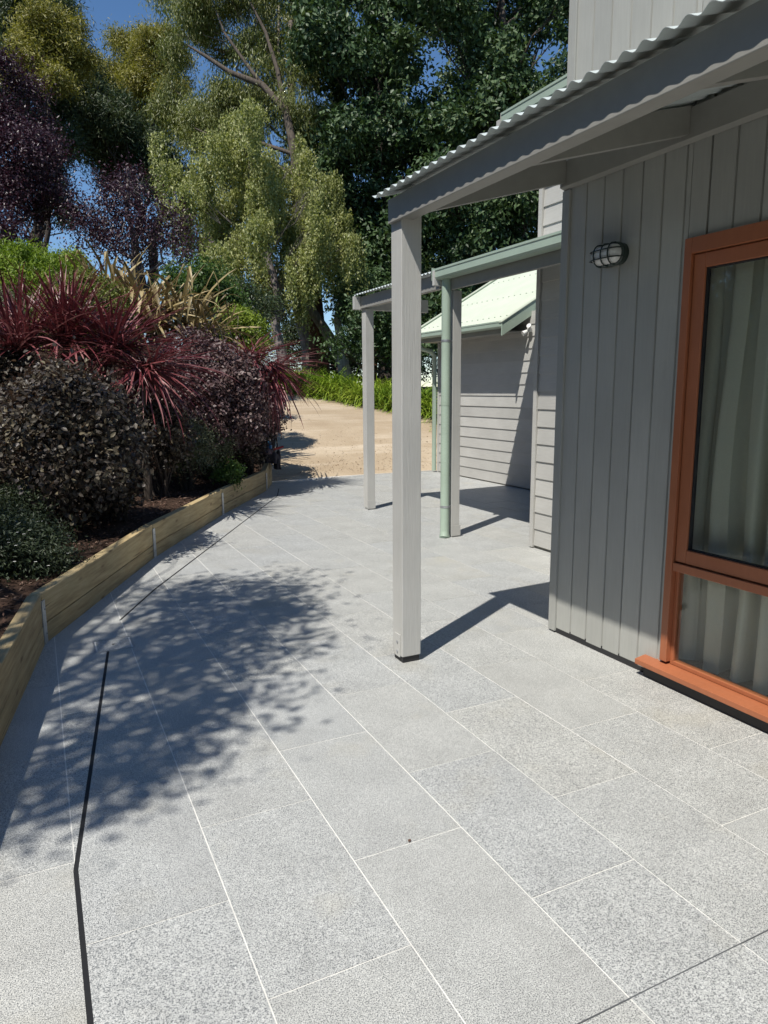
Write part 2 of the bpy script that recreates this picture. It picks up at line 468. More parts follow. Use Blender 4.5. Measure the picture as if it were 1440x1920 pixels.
def slot_side(c):
    best = 1e9; s = 1
    for pl in (SLOT_A+SLOT_B,):
        for a, b in zip(pl[:-1], pl[1:]):
            a = Vector(a); b = Vector(b); d = b-a; t = max(0, min(1, (Vector(c)-a).dot(d)/d.length_squared)); q = a+d*t
            dist = (Vector(c)-q).length
            if dist < best:
                best = dist; w = Vector(c)-q; s = 1 if d.x*w.y-d.y*w.x > 0 else -1
    return s


patio = bpy.data.objects.new('patio', None); COL.objects.link(patio); patio['kind'] = 'structure'
PW, PL, J = 0.4062, 0.790, 0.0022
ENDLINE = ((3.45, 11.256), (-0.148, 0.989))
cnt = 0
for k in range(-3, 17):
    x0 = PW*k
    for q in range(-6, 14):
        y0 = (1.921 if k % 2 == 0 else 1.527)+PL*q
        rect = [(x0+J, y0+J), (x0+PW-J, y0+J), (x0+PW-J, y0+PL-J), (x0+J, y0+PL-J)]
        if y0 < -2.4: continue
        xc, yc = x0+PW/2, y0+PL/2
        if y0+PL < 3.40 and x0 > 2.86: continue
        if y0 > 3.40 and y0+PL < 5.45 and x0 > 4.25: continue
        if x0 > 6.62 or (x0 > 4.4 and y0+PL < 5.45): continue
        dd = side(np.array(rect))
        if dd.min() > 0.02: continue
        rect = clip(rect, ENDLINE[0], ENDLINE[1]); rect = clip(rect, (0, 11.50), (0, 1)) if rect else []
        if not rect or area(rect) < 0.003: continue
        pieces = [rect]
        for Q in SLOTQ+[COVERQ]:
            xs_ = [p[0] for p in Q]; ys_ = [p[1] for p in Q]
            if max(xs_) < x0 or min(xs_) > x0+PW or max(ys_) < y0 or min(ys_) > y0+PL: continue
            pieces = subtract(pieces, Q)
        byside = {}
        if len(pieces) == 1 and pieces[0] is rect: byside[0] = pieces
        else:
            for p in pieces:
                c = (sum(a[0] for a in p)/len(p), sum(a[1] for a in p)/len(p)); byside.setdefault(slot_side(c), []).append(p)
        for sd, pcs in byside.items():
            dz = RNG.uniform(-0.0006, 0.0006); b = MB()
            for p in pcs: b.prism_z([(a[0]-xc, a[1]-yc) for a in p], -0.03, 0.0)
            link('paver', b.mesh('paver', M['granite']), patio, (xc, yc, dz)); cnt += 1
b = MB(); b.prism_z([(-0.75, -2.6), (2.9, -2.6), (2.9, 3.43), (4.3, 3.43), (4.3, 5.42), (6.60, 5.42), (6.60, 11.50), (5.20, 11.50), (3.40, 11.25), (3.0, 10.42), (1.92, 8.62), (0.83, 6.65), (-0.10, 4.6), (-0.45, 2.38)], -0.034, -0.0012)
b.build('grout_bed', M['grout'], patio)
# the dark control joint that crosses two rows close to the camera
b = MB(); b.box(1.02, 2.06, 1.1300, 1.1330, -0.003, 0.0010)
b.build('control_joint', M['grout_dark'], patio)
b = MB()
for pl in (SLOT_A, SLOT_B):
    for a, c in zip(pl[:-1], pl[1:]):
        v = Vector((c[0]-a[0], c[1]-a[1])).normalized(); n = Vector((v.y, -v.x))*0.0078
        b.prism_z([(a[0]+n.x, a[1]+n.y), (c[0]+n.x, c[1]+n.y), (c[0]-n.x, c[1]-n.y), (a[0]-n.x, a[1]-n.y)], -0.030, -0.0009)
slot = b.build('slot_drain', M['slot'])
tag(slot, 'thin black slot drain following the curve of the timber garden wall', 'drain')
cov = thing('inspection_cover', 'square paver-filled inspection cover where the slot drain breaks', 'drain cover', (0.315, 4.40, 0))
b = MB()
for (x0, x1, y0, y1) in ((0.205, 0.425, 4.29, 4.298), (0.205, 0.425, 4.502, 4.51), (0.205, 0.213, 4.298, 4.502), (0.417, 0.425, 4.298, 4.502)):
    b.box(x0, x1, y0, y1, -0.02, 0.0015)
b.build('frame', M['steel_edge'], cov)
b = MB(); b.box(0.222, 0.408, 4.303, 4.497, -0.02, 0.0005); b.build('infill', M['granite'], cov)
b = MB(); b.prism_z([(0.315+0.010*math.cos(a), 4.40+0.010*math.sin(a)) for a in np.linspace(0, 2*math.pi, 10)[:-1]], 0.0, 0.0012); b.build('lift_hole', M['slot'], cov)
b = MB(); b.prism_z([(3.42, 11.262), (5.2, 11.512), (6.60, 11.512), (6.60, 11.63), (5.18, 11.63), (3.42, 11.375)], -0.06, 0.006)
tag(b.build('concrete_edge', M['concrete']), kind='structure')

# ------------------------------------------------------------------ timber retaining wall
rw = thing('retaining_wall', 'curved low garden wall of pale pine sleepers between steel posts', 'garden wall', (0.881, 6.64, 0))
ow = origin(rw)
for i, (a, c) in enumerate(zip(WALLPTS[:-1], WALLPTS[1:])):
    a = Vector(a); c = Vector(c); L = (c-a).length; ang = math.atan2(c.y-a.y, c.x-a.x)
    n = Vector((-(c-a).y, (c-a).x)).normalized()*0.0375; mid = (a+c)/2+n
    last = i == len(WALLPTS)-2                                      # the end bay climbs with the drive
    for (z0, z1, j) in ((-0.06, 0.118, 0), (0.121, 0.308, 1))+(((-0.240, -0.063, 2),) if last else ()):
        s = MB(); hh = (z1-z0)/2
        s.box(-L/2+0.004, L/2-0.004, -0.0375, 0.0375, -hh, hh)
        o = link('sleeper', s.mesh('sleeper', M['pine']), rw, (mid.x-ow.x, mid.y-ow.y, (z0+z1)/2-ow.z+random.uniform(-.002, .002)+(.062 if last else 0)), (0, -.145 if last else 0, ang))
        md = o.modifiers.new('bevel', 'BEVEL'); md.width = 0.006; md.segments = 2
for i in range(2, len(WALLPTS)-1):
    p = Vector(WALLPTS[i]); t = (Vector(WALLPTS[i+1])-Vector(WALLPTS[i-1])).normalized(); ang = math.atan2(t.y, t.x)
    s = MB(); s.box(-0.03, 0.03, -0.010, -0.003, -0.1, 0.268); s.box(-0.004, 0.004, -0.003, 0.075, -0.1, 0.262)
    po = link('steel_post', s.mesh('steel_post', M['galv']), rw, (p.x-ow.x, p.y-ow.y, 0), (0, 0, ang))
    s = MB()
    for z in (0.06, 0.21): s.tube([(0.016, -0.010, z), (0.016, -0.0135, z)], 0.006, 8)
    link('bolt', s.mesh('bolt', M['steel_edge']), po)

# ------------------------------------------------------------------ corrugated sheet
def corrugated(y0, y1, x0, z0, x1, z1, pitch=0.0762, amp=0.0085, th=0.0012, per=8, rows=1):
    n = max(2, int(round((y1-y0)/pitch*per))); b = MB(); vs = []; fs = []
    nx = Vector((-(z1-z0), 0, x1-x0)).normalized()
    for t in (0, 1):
        for r in range(rows+1):
            for k in range(n+1):
                y = y0+(y1-y0)*k/n; w = amp*math.cos(2*math.pi*y/pitch)+(th if t else 0)
                f = r/rows
                vs.append((x0+(x1-x0)*f+nx.x*w, y, z0+(z1-z0)*f+nx.z*w))
    m1 = (n+1); off = m1*(rows+1)
    for r in range(rows):
        for k in range(n):
            a = r*m1+k; fs.append((a, a+1, a+m1+1, a+m1)); fs.append((off+a, off+a+m1, off+a+m1+1, off+a+1))
    b.add(vs, fs, True)
    ed = []
    for k in range(n):
        ed.append((k, off+k, off+k+1, k+1)); a = rows*m1+k; ed.append((a, a+1, off+a+1, off+a))
    for r in range(rows):
        a = r*m1; ed.append((a, a+m1, off+a+m1, off+a)); a = r*m1+n; ed.append((a, off+a, off+a+m1, a+m1))
    b.add(vs, ed)
    return b


# ------------------------------------------------------------------ house: walls, window
HX, HY = 2.81, 3.43
WIN = (0.73, 2.532, 0.09, 2.18)        # y0 y1 z0 z1 of the window opening
house = thing('house', 'grey timber house with vertical boards and an orange-framed window', 'house', (HX, HY, 0))
wall = MB()
for (y0, y1, z0, z1) in ((WIN[1], HY-0.02, 0.05, 2.5), (-4.5, WIN[0], 0.05, 2.5), (WIN[0], WIN[1], WIN[3], 2.5), (WIN[0], WIN[1], -0.05, 0.05)):
    wall.box(HX+0.022, HX+0.10, y0, y1, z0, z1)
wall.box(HX+0.022, HX+0.10, -4.5, HY-0.02, 2.5, 5.3)
wall.box(HX+0.03, 8.5, HY-0.10, HY-0.022, 0.0, 5.3)
wall.box(8.4, 8.5, -4.5, HY-0.10, 0.0, 5.3); wall.box(HX+0.10, 8.4, -4.5, -4.4, 0.0, 5.3)
wl = wall.build('wall', M['inside'], house)
b = MB(); b.box(HX+0.10, 8.4, -4.4, HY-0.10, 0.0, 0.06); b.build('room_floor', M['carpet'], house)
b = MB(); b.box(HX+0.10, 8.4, -4.4, HY-0.10, 2.42, 2.5); b.build('ceiling', M['inside'], house)
b = MB(); b.box(HX-0.35, 8.8, -4.8, HY+0.35, 5.3, 5.42); b.build('roof', M['sheet'], house)
b = MB(); b.box(HX+0.002, HX+0.022, -4.5, HY-0.025, -0.05, 0.042); b.build('gap_shade_strip', M['black'], house)  # black strip painted in as the shadow gap below the boards
# vertical boards 135 mm apart with a rebate at one edge
BP = 0.135
def board_mesh(z0, z1):
    prof = [(0, 0.0), (0, 0.122), (0.010, 0.1245), (0.010, 0.134), (0.0205, 0.134), (0.0205, 0.0)]
    s = MB(); s.prism_z([(x, -y) for x, y in prof][::-1], z0, z1); return s.mesh('wall_board', M['wall'])
full = [board_mesh(0.032+o, 5.3) for o in (0.0, 0.004, -0.003)]; above = board_mesh(WIN[3]+0.004, 5.3)
yb = HY-0.062; i = 0
while yb > -4.3:
    inwin = yb-BP < WIN[1]-0.01 and yb > WIN[0]+0.01
    if yb-BP < WIN[1] < yb-0.005 and not (yb <= WIN[1]+0.02):
        s = MB(); s.box(0, 0.0205, WIN[1]+0.002-yb, 0, 0.034, 5.3)
        link('wall_board', s.mesh('wall_board', M['wall']), wl, (0, yb-HY, 0))
        s = MB(); s.box(0, 0.0205, -BP+0.012, WIN[1]-0.002-yb, WIN[3]+0.004, 5.3); link('wall_board', s.mesh('wall_board', M['wall']), wl, (0, yb-HY, 0))
    elif inwin: link('wall_board', above, wl, (random.uniform(0, .0012), yb-HY, 0))
    else: link('wall_board', full[i % 3], wl, (random.uniform(0, .0012), yb-HY, 0))
    yb -= BP; i += 1
b = MB(); b.box(HX-0.012, HX+0.03, HY-0.060, HY, 0.012, 2.598); b.box(HX-0.010, HX+0.03, HY-0.060, HY, 2.80, 5.3)
b.box(HX+0.032, HX+0.09, HY+0.002, HY+0.02, 0.012, 5.3)
b.build('corner_board', M['wall'], wl, 0.002)

win = MB()  # casing
y0, y1, z0, z1 = WIN; X = HX
win.box(X-0.020, X+0.06, y0, y0+0.042, z0+0.03, z1); win.box(X-0.020, X+0.06, y1-0.042, y1, z0+0.03, z1)
win.box(X-0.020, X+0.06, y0+0.042, y1-0.042, z1-0.072, z1); win.box(X-0.014, X+0.06, y0+0.042, y1-0.042, 0.60, 0.642)
wf = win.build('window', M['timber'], house, 0.003)
b = MB()
b.box(X-0.004, X+0.04, y0+0.046, y0+0.110, 0.648, z1-0.076); b.box(X-0.004, X+0.04, y1-0.110, y1-0.046, 0.648, z1-0.076)
b.box(X-0.004, X+0.04, y0+0.110, y1-0.110, z1-0.140, z1-0.076); b.box(X-0.004, X+0.04, y0+0.110, y1-0.110, 0.648, 0.715)
b.build('sash', M['timber'], wf, 0.004)
b = MB()
b.box(X+0.010, X+0.05, y0+0.042, y0+0.062, 0.128, 0.60); b.box(X+0.010, X+0.05, y1-0.062, y1-0.042, 0.128, 0.60)
b.box(X+0.010, X+0.05, y0+0.042, y1-0.042, 0.108, 0.128)
b.build('frame', M['timber'], wf, 0.002)
b = MB(); b.prism_y([(X-0.072, 0.068), (X+0.06, 0.068), (X+0.06, 0.106), (X-0.010, 0.106), (X-0.072, 0.096)], y0-0.11, y1+0.112)
b.build('sill', M['timber'], wf, 0.003)
b = MB(); b.box(X-0.030, X+0.0015, y0-0.10, y1+0.09, 0.004, 0.066); b.build('flashing', M['black'], wf)
b = MB()
for (a0, a1, c0, c1) in ((y0+0.110, y0+0.116, 0.715, z1-0.140), (y1-0.116, y1-0.110, 0.715, z1-0.140), (y0+0.116, y1-0.116, z1-0.146, z1-0.140), (y0+0.116, y1-0.116, 0.715, 0.721)):
    b.box(X+0.008, X+0.030, a0, a1, c0, c1)
b.build('gasket', M['black'], wf)
for (a0, a1, c0, c1) in ((y0+0.112, y1-0.112, 0.717, z1-0.142), (y0+0.058, y1-0.058, 0.124, 0.598)):
    b = MB(); b.box(X+0.020, X+0.0245, a0, a1, c0, c1); b.build('pane', M['glass'], wf)
b = MB(); b.box(X-0.012, X+0.012, 1.60, 1.72, 0.722, 0.752); b.box(X-0.005, X+0.02, 1.64, 1.68, 0.752, 0.80); b.build('latch', M['black'], wf, 0.004)

# curtain hanging inside
def curtain_mesh():
    rng = np.random.default_rng(5); n = 260; ya, yc = 2.60, 0.74; rows = 16; vs = []; fs = []
    ph = np.cumsum(rng.uniform(0.05, 0.55, n))*1.0
    for r in range(rows+1):
        z = 2.10-(2.10-0.105)*r/rows; amp = 0.026+0.034*r/rows
        for k in range(n):
            u = k/(n-1); w = math.sin(ph[k])+0.35*math.sin(2.3*ph[k]+r*0.08)
            vs.append((HX+0.155+amp*w+0.01*math.sin(r*0.5+k*.02), ya+(yc-ya)*u+0.018*math.sin(2*ph[k])+0.008*math.sin(r*.4+k*.13), z+0.012*math.sin(ph[k]*.5) if r == rows else z))
    for r in range(rows):
        for k in range(n-1): a = r*n+k; fs.append((a, a+1, a+n+1, a+n))
    b = MB(); b.add(vs, fs, True); return b
tag(curtain_mesh().build('curtain', M['curtain']), 'beige pleated curtain hanging behind the orange-framed window', 'curtain')

# ------------------------------------------------------------------ verandah over the house wall
ver = thing('verandah', 'grey verandah with a corrugated roof leaning on the house wall and one post', 'verandah', (1.78, 3.40, 0))
b = MB(); b.box(1.722, 1.838, 3.342, 3.458, 0.036, 2.42); po = b.build('post', M['post'], ver, 0.004)
b = MB(); b.box(1.717, 1.7215, 3.365, 3.425, 0.03, 0.16); b.build('post_bracket', M['post'], po, 0.001)
b = MB(); b.box(1.730, 1.832, 3.350, 3.452, 0.0, 0.035); b.build('post_shoe', M['black'], po)  # shoe coloured black to stand for the shadow under the post
b = MB()
for z in (0.06, 0.115): b.tube([(1.7165, 3.39, z), (1.712, 3.39, z)], 0.008, 8)
b.build('bolt', M['steel_edge'], po)
b = MB(); b.box(1.70, 1.7205, -4.6, 3.448, 2.330, 2.446); b.box(1.7205, 1.792, -4.6, 3.34, 2.338, 2.43); b.build('fascia_beam', M['trim'], ver, 0.003)
def zr(x, x0=1.65, z0=2.465, s=0.268): return z0+s*(x-x0)
k = 0
for yr in (3.398, 2.55, 1.70, 0.85, 0.0, -0.85, -1.7, -2.55, -3.4):
    b = MB(); b.prism_y([(1.7925, zr(1.79)-0.135), (2.772, zr(2.77)-0.135), (2.772, zr(2.77)-0.014), (1.7925, zr(1.79)-0.014)], yr-0.0225, yr+0.0225)
    b.build('rafter', M['trim'], ver, 0.002)
b = MB(); b.prism_y([(2.774, 2.612), (2.808, 2.600), (2.808, 2.745), (2.774, 2.745)], -4.5, 3.425); b.build('ledger', M['trim'], ver, 0.002)
for q in range(11):
    ya = 3.50-0.762*(q+1)+0.03; yc = 3.50-0.762*q+(0.03 if q else 0)
    corrugated(ya, yc, 1.638, zr(1.638)+0.001*(q % 2), 2.80, zr(2.80)+0.001*(q % 2), rows=2).build('roof_sheet', M['sheet_grey'], ver)
b = MB(); b.prism_y([(2.70, 2.768), (2.806, 2.80), (2.806, 2.86), (2.800, 2.86), (2.800, 2.808), (2.70, 2.776)], -4.5, 3.45); b.build('apron_flashing', M['sheet_grey'], ver)

# ------------------------------------------------------------------ wing with weatherboards and its upper eave
wing = thing('house_wing', 'two storey weatherboard wing set back beyond the corner of the house', 'house wing', (4.17, 5.42, 0))
b = MB(); b.box(4.20, 8.5, HY+0.03, 5.40, 0.0, 3.755); ww = b.build('wall', M['inside'], wing)
def wb_profile(): return [(0.030, 0.0), (-0.0, 0.0), (0.012, 0.172), (0.030, 0.172)]
def wb_mesh(L):
    s = MB(); s.prism_y(wb_profile(), -L, 0); return s.mesh('weatherboard', M['wboard'])
wbm = wb_mesh(1.90)
z = 0.030
while z < 3.66:
    link('weatherboard', wbm, ww, (0.0+random.uniform(0, .001), -0.055, z)); z += 0.160
b = MB(); b.box(4.155, 4.20, 5.368, 5.415, 0.01, 3.74); b.box(4.165, 4.23, 5.4155, 5.43, 0.01, 3.74); b.build('corner_board', M['wboard'], ww, 0.002)
b = MB(); b.prism_x([(5.70, 3.76), (5.70, 3.78), (HY+0.02, 3.78), (HY+0.02, 3.76)], 4.05, 4.3); b.build('soffit', M['trim'], wing)
b = MB(); b.box(4.02, 4.05, HY+0.02, 5.70, 3.74, 3.86); b.build('fascia', M['trim'], wing)
def gutter_prof(x, z, w=0.105, h=0.10):
    return [(x, z), (x-0.008, z), (x-0.008, z-0.018), (x-0.002, z-0.024), (x-0.002, z-h+0.02), (x+0.014, z-h), (x+w, z-h), (x+w, z), (x+w-0.004, z), (x+w-0.004, z-h+0.006), (x+0.016, z-h+0.006), (x+0.004, z-h+0.024), (x+0.004, z-0.004)]
b = MB(); b.prism_y(gutter_prof(3.912, 3.89), HY+0.02, 5.66); b.build('gutter', M['gutter'], wing)
b = MB(); b.prism_y([(3.905, 3.79), (4.05, 3.79), (4.05, 3.90), (3.905, 3.89)], 5.661, 5.668); b.box(3.90, 3.96, 5.669, 5.72, 3.72, 3.84); b.build('gutter_end', M['wboard'], wing)
b = MB(); b.prism_y([(3.99, 3.885), (3.99, 3.90), (6.5, 4.9), (8.9, 3.9), (8.9, 3.8), (6.5, 4.86)], HY+0.02, 5.50); b.build('roof', M['sheet'], wing)

# ------------------------------------------------------------------ second verandah in front of the wing and the garage
v2 = thing('entry_verandah', 'smaller verandah with green gutter and two slim posts before the garage', 'verandah', (3.79, 6.21, 0))
b = MB(); b.box(3.742, 3.838, 6.165, 6.262, 0.018, 2.44); p3 = b.build('post', M['post'], v2, 0.003)
b = MB(); b.box(3.682, 3.790, 8.095, 8.205, 0.022, 2.46); p2 = b.build('post', M['post'], v2, 0.003)
for (x, y, p) in ((3.79, 6.213, p3), (3.736, 8.15, p2)):
    b = MB(); b.box(x-0.044, x+0.044, y-0.044, y+0.044, 0.0, 0.017); b.box(x-0.056, x+0.056, y-0.0615, y-0.0555, 0.012, 0.12); b.build('post_shoe', M['post'], p, 0.001)
b = MB(); b.box(3.655, 3.676, 6.29, 8.185, 2.462, 2.60); b.box(3.676, 3.735, 6.29, 8.185, 2.468, 2.585); b.build('fascia_beam', M['trim'], v2, 0.003)
b = MB(); b.box(3.575, 4.6, 8.188, 8.235, 2.452, 2.606); b.build('end_beam', M['post'], v2, 0.003)
b = MB(); b.box(3.575, 3.70, 6.250, 6.288, 2.485, 2.625); b.build('bracket_block', M['post'], v2, 0.003)
b = MB(); b.box(3.700, 3.740, HY+0.03, 6.24, 2.440, 2.578); b.build('gutter_beam', M['trim'], v2, 0.003)
def z2(x): return 2.622+0.268*(x-3.60)
for yr in (4.2, 5.0, 5.8, 6.6, 7.4):
    x1 = 4.165 if yr < 5.4 else 6.2
    b = MB(); b.prism_y([(3.745, z2(3.745)-0.12), (x1, z2(x1)-0.12), (x1, z2(x1)-0.016), (3.745, z2(3.745)-0.016)], yr-0.02, yr+0.02); b.build('rafter', M['trim'], v2)
ya = HY+0.04; qn = 0
while ya < 8.2:
    yc = min(ya+0.762, 8.215) if ya > 5.44 else min(ya+0.762, 5.42)
    x1 = 4.165 if yc < 5.43 else 6.45
    corrugated(ya, yc, 3.588 if ya > 6.2 else 3.66, z2(3.588 if ya > 6.2 else 3.66)+0.001*(qn % 2), x1, z2(x1)+0.001*(qn % 2), rows=2).build('roof_sheet', M['sheet_grey'], v2)
    ya = 5.445 if abs(yc-5.42) < 1e-6 else yc; qn += 1
b = MB(); b.prism_y(gutter_prof(3.588, 2.640), HY+0.05, 6.30); gt = b.build('gutter', M['gutter'], v2)
b = MB(); b.prism_y([(3.578, 2.535), (3.700, 2.535), (3.700, 2.645), (3.578, 2.655)], 6.301, 6.307); b.build('end_cap', M['gutter'], gt)
b = MB(); b.tube([(3.676, 6.185, 2.545), (3.676, 6.185, 0.075), (3.672, 6.18, 0.045), (3.660, 6.165, 0.006)], 0.046, 20)
b.tube([(3.676, 6.185, 1.335), (3.676, 6.185, 1.375)], 0.0475, 20)
dp = b.build('downpipe', M['gutter'], v2)
b = MB(); b.tube([(3.676, 6.185, 0.003), (3.676, 6.185, 0.035)], [0.056, 0.050], 20); b.build('pipe_collar', M['gutter'], dp)
for z in (0.31, 1.95):
    b = MB(); b.tube([(3.676, 6.185, z), (3.676, 6.185, z+0.022)], 0.0485, 20); b.box(3.72, 3.745, 6.18, 6.20, z, z+0.022); b.build('pipe_bracket', M['galv'], dp)

# ------------------------------------------------------------------ garage
gar = thing('garage', 'weatherboard garage with a pale green corrugated gable roof', 'garage', (6.55, 11.3, 0))
GX0 = 6.55
b = MB(); b.box(GX0+0.03, 12.0, 5.45, 11.27, 0.0, 2.5)
b.prism_x([(11.2, 2.5), (11.27, 2.5), (11.27, 2.51)], GX0+0.03, 12.0)
gw = b.build('wall', M['inside'], gar)
GL = 5.75; s = MB(); s.prism_y([(0.030, 0.0), (-0.002, 0.0), (0.012, 0.182), (0.030, 0.182)], -GL, 0); gm = s.mesh('weatherboard', M['wboard'])
z = 0.020
while z < 2.42: link('weatherboard', gm, gw, (0.0, -0.06, z)); z += 0.171
b = MB(); b.box(GX0-0.014, GX0+0.03, 11.243, 11.290, 0.012, 2.36); b.build('corner_board', M['wboard'], gw, 0.002)
ex, ez, rs = 6.15, 2.455, 0.585
def zg(x): return ez+rs*(x-ex)
ya = 8.66; q = 0
RX = 9.3
while ya < 11.40:
    yc = min(ya+0.762, 11.46)
    corrugated(ya, yc, ex, zg(ex)+.0012*(q % 2), RX, zg(RX)+.0012*(q % 2), rows=2, per=6).build('roof_sheet', M['sheet'], gar); ya = yc; q += 1
b = MB(); b.prism_y([(RX, zg(RX)), (12.45, ez), (12.45, ez-0.02), (RX, zg(RX)-0.03)], 8.66, 11.46); b.build('roof_back', M['sheet'], gar)
b = MB()
for xr in (6.27, 6.95, 7.7, 8.5):
    y = 8.70
    while y < 11.45:
        yy = round(y/0.0762)*0.0762; b.box(xr-0.008, xr+0.008, yy-0.008, yy+0.008, zg(xr)+0.006, zg(xr)+0.022); y += 0.1524
b.build('roof_screws', M['screw'], gar, kind='stuff')
b = MB(); b.prism_y(gutter_prof(6.055, 2.445, 0.10, 0.095), 8.665, 11.44); b.build('gutter', M['gutter'], gar)
b = MB(); b.box(6.162, 6.186, 8.70, 11.42, 2.285, 2.43); b.box(6.186, GX0, 8.72, 11.40, 2.30, 2.318); b.build('fascia', M['trim'], gar)
for y in (8.638, 11.465):
    b = MB(); b.prism_y([(6.05, zg(6.05)-0.16), (6.05, zg(6.05)+0.03), (RX, zg(RX)+0.03), (RX, zg(RX)-0.16), (6.16, zg(6.16)-0.16)], y, y+0.022); b.build('barge_board', M['gutter'], gar)
    b = MB(); b.prism_y([(6.04, zg(6.04)+0.032), (6.04, zg(6.04)+0.044), (RX, zg(RX)+0.044), (RX, zg(RX)+0.032)], y-0.012, y+0.075); b.build('barge_cap', M['sheet'], gar)
for y in (8.9, 11.2):
    b = MB(); b.prism_y([(GX0, 2.42), (GX0, zg(GX0)-0.03), (RX, zg(RX)-0.03), (12.0, 2.55), (12.0, 2.42)], y, y+0.05); b.build('gable_wall', M['wboard'], gar)
b = MB(); b.tube([(6.11, 11.36, 2.355), (6.11, 11.36, 2.26), (6.18, 11.35, 2.215), (6.43, 11.33, 2.15), (6.495, 11.325, 2.08), (6.495, 11.325, 0.03)], 0.04, 12); b.build('downpipe', M['gutter'], gar)
sl_ = thing('security_light', 'small white security sensor light under the garage eave', 'sensor light', (6.50, 8.62, 2.33))
b = MB(); b.box(6.50, 6.548, 8.60, 8.66, 2.30, 2.37); b.build('base', M['white'], sl_, 0.006)
b = MB(); b.tube([(6.50, 8.63, 2.32), (6.44, 8.64, 2.285), (6.415, 8.645, 2.275)], [0.02, 0.034, 0.038], 12); b.build('sensor_head', M['white'], sl_)
b = MB(); b.tube([(6.51, 8.60, 2.36), (6.47, 8.58, 2.385)], [0.02, 0.035], 12); b.build('lamp_head', M['white'], sl_)

# ------------------------------------------------------------------ bulkhead wall lamp
LY, LZ = 3.012, 2.185
lamp = thing('wall_lamp', 'oval bulkhead lamp with black wire cage on the grey boards', 'wall lamp', (HX, LY, LZ))
def stadium(a, r, n=10): # half length of straight part, radius, outline (y,z)
    return [(a+r*math.cos(t), r*math.sin(t)) for t in np.linspace(-math.pi/2, math.pi/2, n)]+[(-a-r*math.cos(t), r*math.sin(t)) for t in np.linspace(math.pi/2, -math.pi/2, n)]
def oval_stack(levels):
    s = MB(); vs = []; n = None
    for (x, a, r) in levels:
        o = stadium(a, r); n = len(o); vs += [(HX+x, LY+y, LZ+z) for y, z in o]
    fs = [(l*n+k, l*n+(k+1) % n, (l+1)*n+(k+1) % n, (l+1)*n+k) for l in range(len(levels)-1) for k in range(n)]
    s.add(vs, fs, True); s.add(vs, [tuple(range(n)), tuple((len(levels)-1)*n+k for k in range(n-1, -1, -1))]); return s
oval_stack([(0.0, .054, .054), (-0.022, .054, .054), (-0.030, .054, .058), (-0.040, .054, .058), (-0.044, .054, .052)]).build('base', M['lamp_green'], lamp)
oval_stack([(-0.042, .052, .048), (-0.062, .052, .046), (-0.076, .050, .038), (-0.085, .046, .024), (-0.088, .042, .010)]).build('glass', M['white_glass'], lamp)
def arc(dy=None, dz=None, n=9):
    pts = []
    for t in np.linspace(0, math.pi, n):
        if dy is not None: pts.append((HX-0.040-0.055*math.sin(t)**0.7, LY+dy, LZ+0.056*math.cos(t)))
        else: pts.append((HX-0.040-0.055*math.sin(t)**0.5, LY+0.108*math.cos(t), LZ+dz))
    return pts
for dy in (-0.052, 0.0, 0.052):
    b = MB(); b.tube(arc(dy=dy), 0.0038, 6); b.build('cage_bar', M['lamp_green'], lamp)
for dz in (-0.022, 0.022):
    b = MB(); b.tube(arc(dz=dz), 0.0038, 6); b.build('cage_bar', M['lamp_green'], lamp)

# ------------------------------------------------------------------ foliage tools
def unit(v): return v/np.maximum(np.linalg.norm(v, axis=1, keepdims=True), 1e-9)


def leaf_object(name, C, D, N, L, Wd, tint, mat, parent=None, shape=4, kind=None):
    """One mesh of many leaf-shaped faces. C centres, D pointing directions, N rough normals."""
    n = len(C); D = unit(D); S = unit(np.cross(D, N)); Nn = np.cross(S, D)
    L = np.broadcast_to(L, n)[:, None]; Wd = np.broadcast_to(Wd, n)[:, None]
    off = np.array(origin(parent))
    if shape == 4:
        V = np.stack([C-D*L*.5, C+S*Wd*.5+Nn*Wd*.18, C+D*L*.5, C-S*Wd*.5+Nn*Wd*.18], 1)
        tri = np.array([[0, 1, 2], [0, 2, 3]])
    else:
        V = np.stack([C-D*L*.5, C-D*L*.12+S*Wd*.48+Nn*Wd*.12, C+D*L*.22+S*Wd*.36+Nn*Wd*.10, C+D*L*.5-Nn*L*.08,
                      C+D*L*.22-S*Wd*.36+Nn*Wd*.10, C-D*L*.12-S*Wd*.48+Nn*Wd*.12], 1)
        tri = np.array([[0, 1, 2], [0, 2, 3], [0, 3, 4], [0, 4, 5]])
    k = V.shape[1]; V = (V-off).reshape(-1, 3)
    F = (np.arange(n)[:, None, None]*k+tri[None]).reshape(-1, 3)
    me = bpy.data.meshes.new(name); me.vertices.add(len(V)); me.vertices.foreach_set('co', V.ravel().astype(np.float32))
    me.loops.add(F.size); me.loops.foreach_set('vertex_index', F.ravel().astype(np.int32))
    me.polygons.add(len(F)); me.polygons.foreach_set('loop_start', (np.arange(len(F))*3).astype(np.int32))
    at_ = me.attributes.new('tint', 'FLOAT', 'POINT'); at_.data.foreach_set('value', np.repeat(np.broadcast_to(tint, n), k).astype(np.float32))
    me.materials.append(mat); me.update(calc_edges=True); me.validate()
    o = link(name, me, parent)
    if kind: o['kind'] = kind
    return o


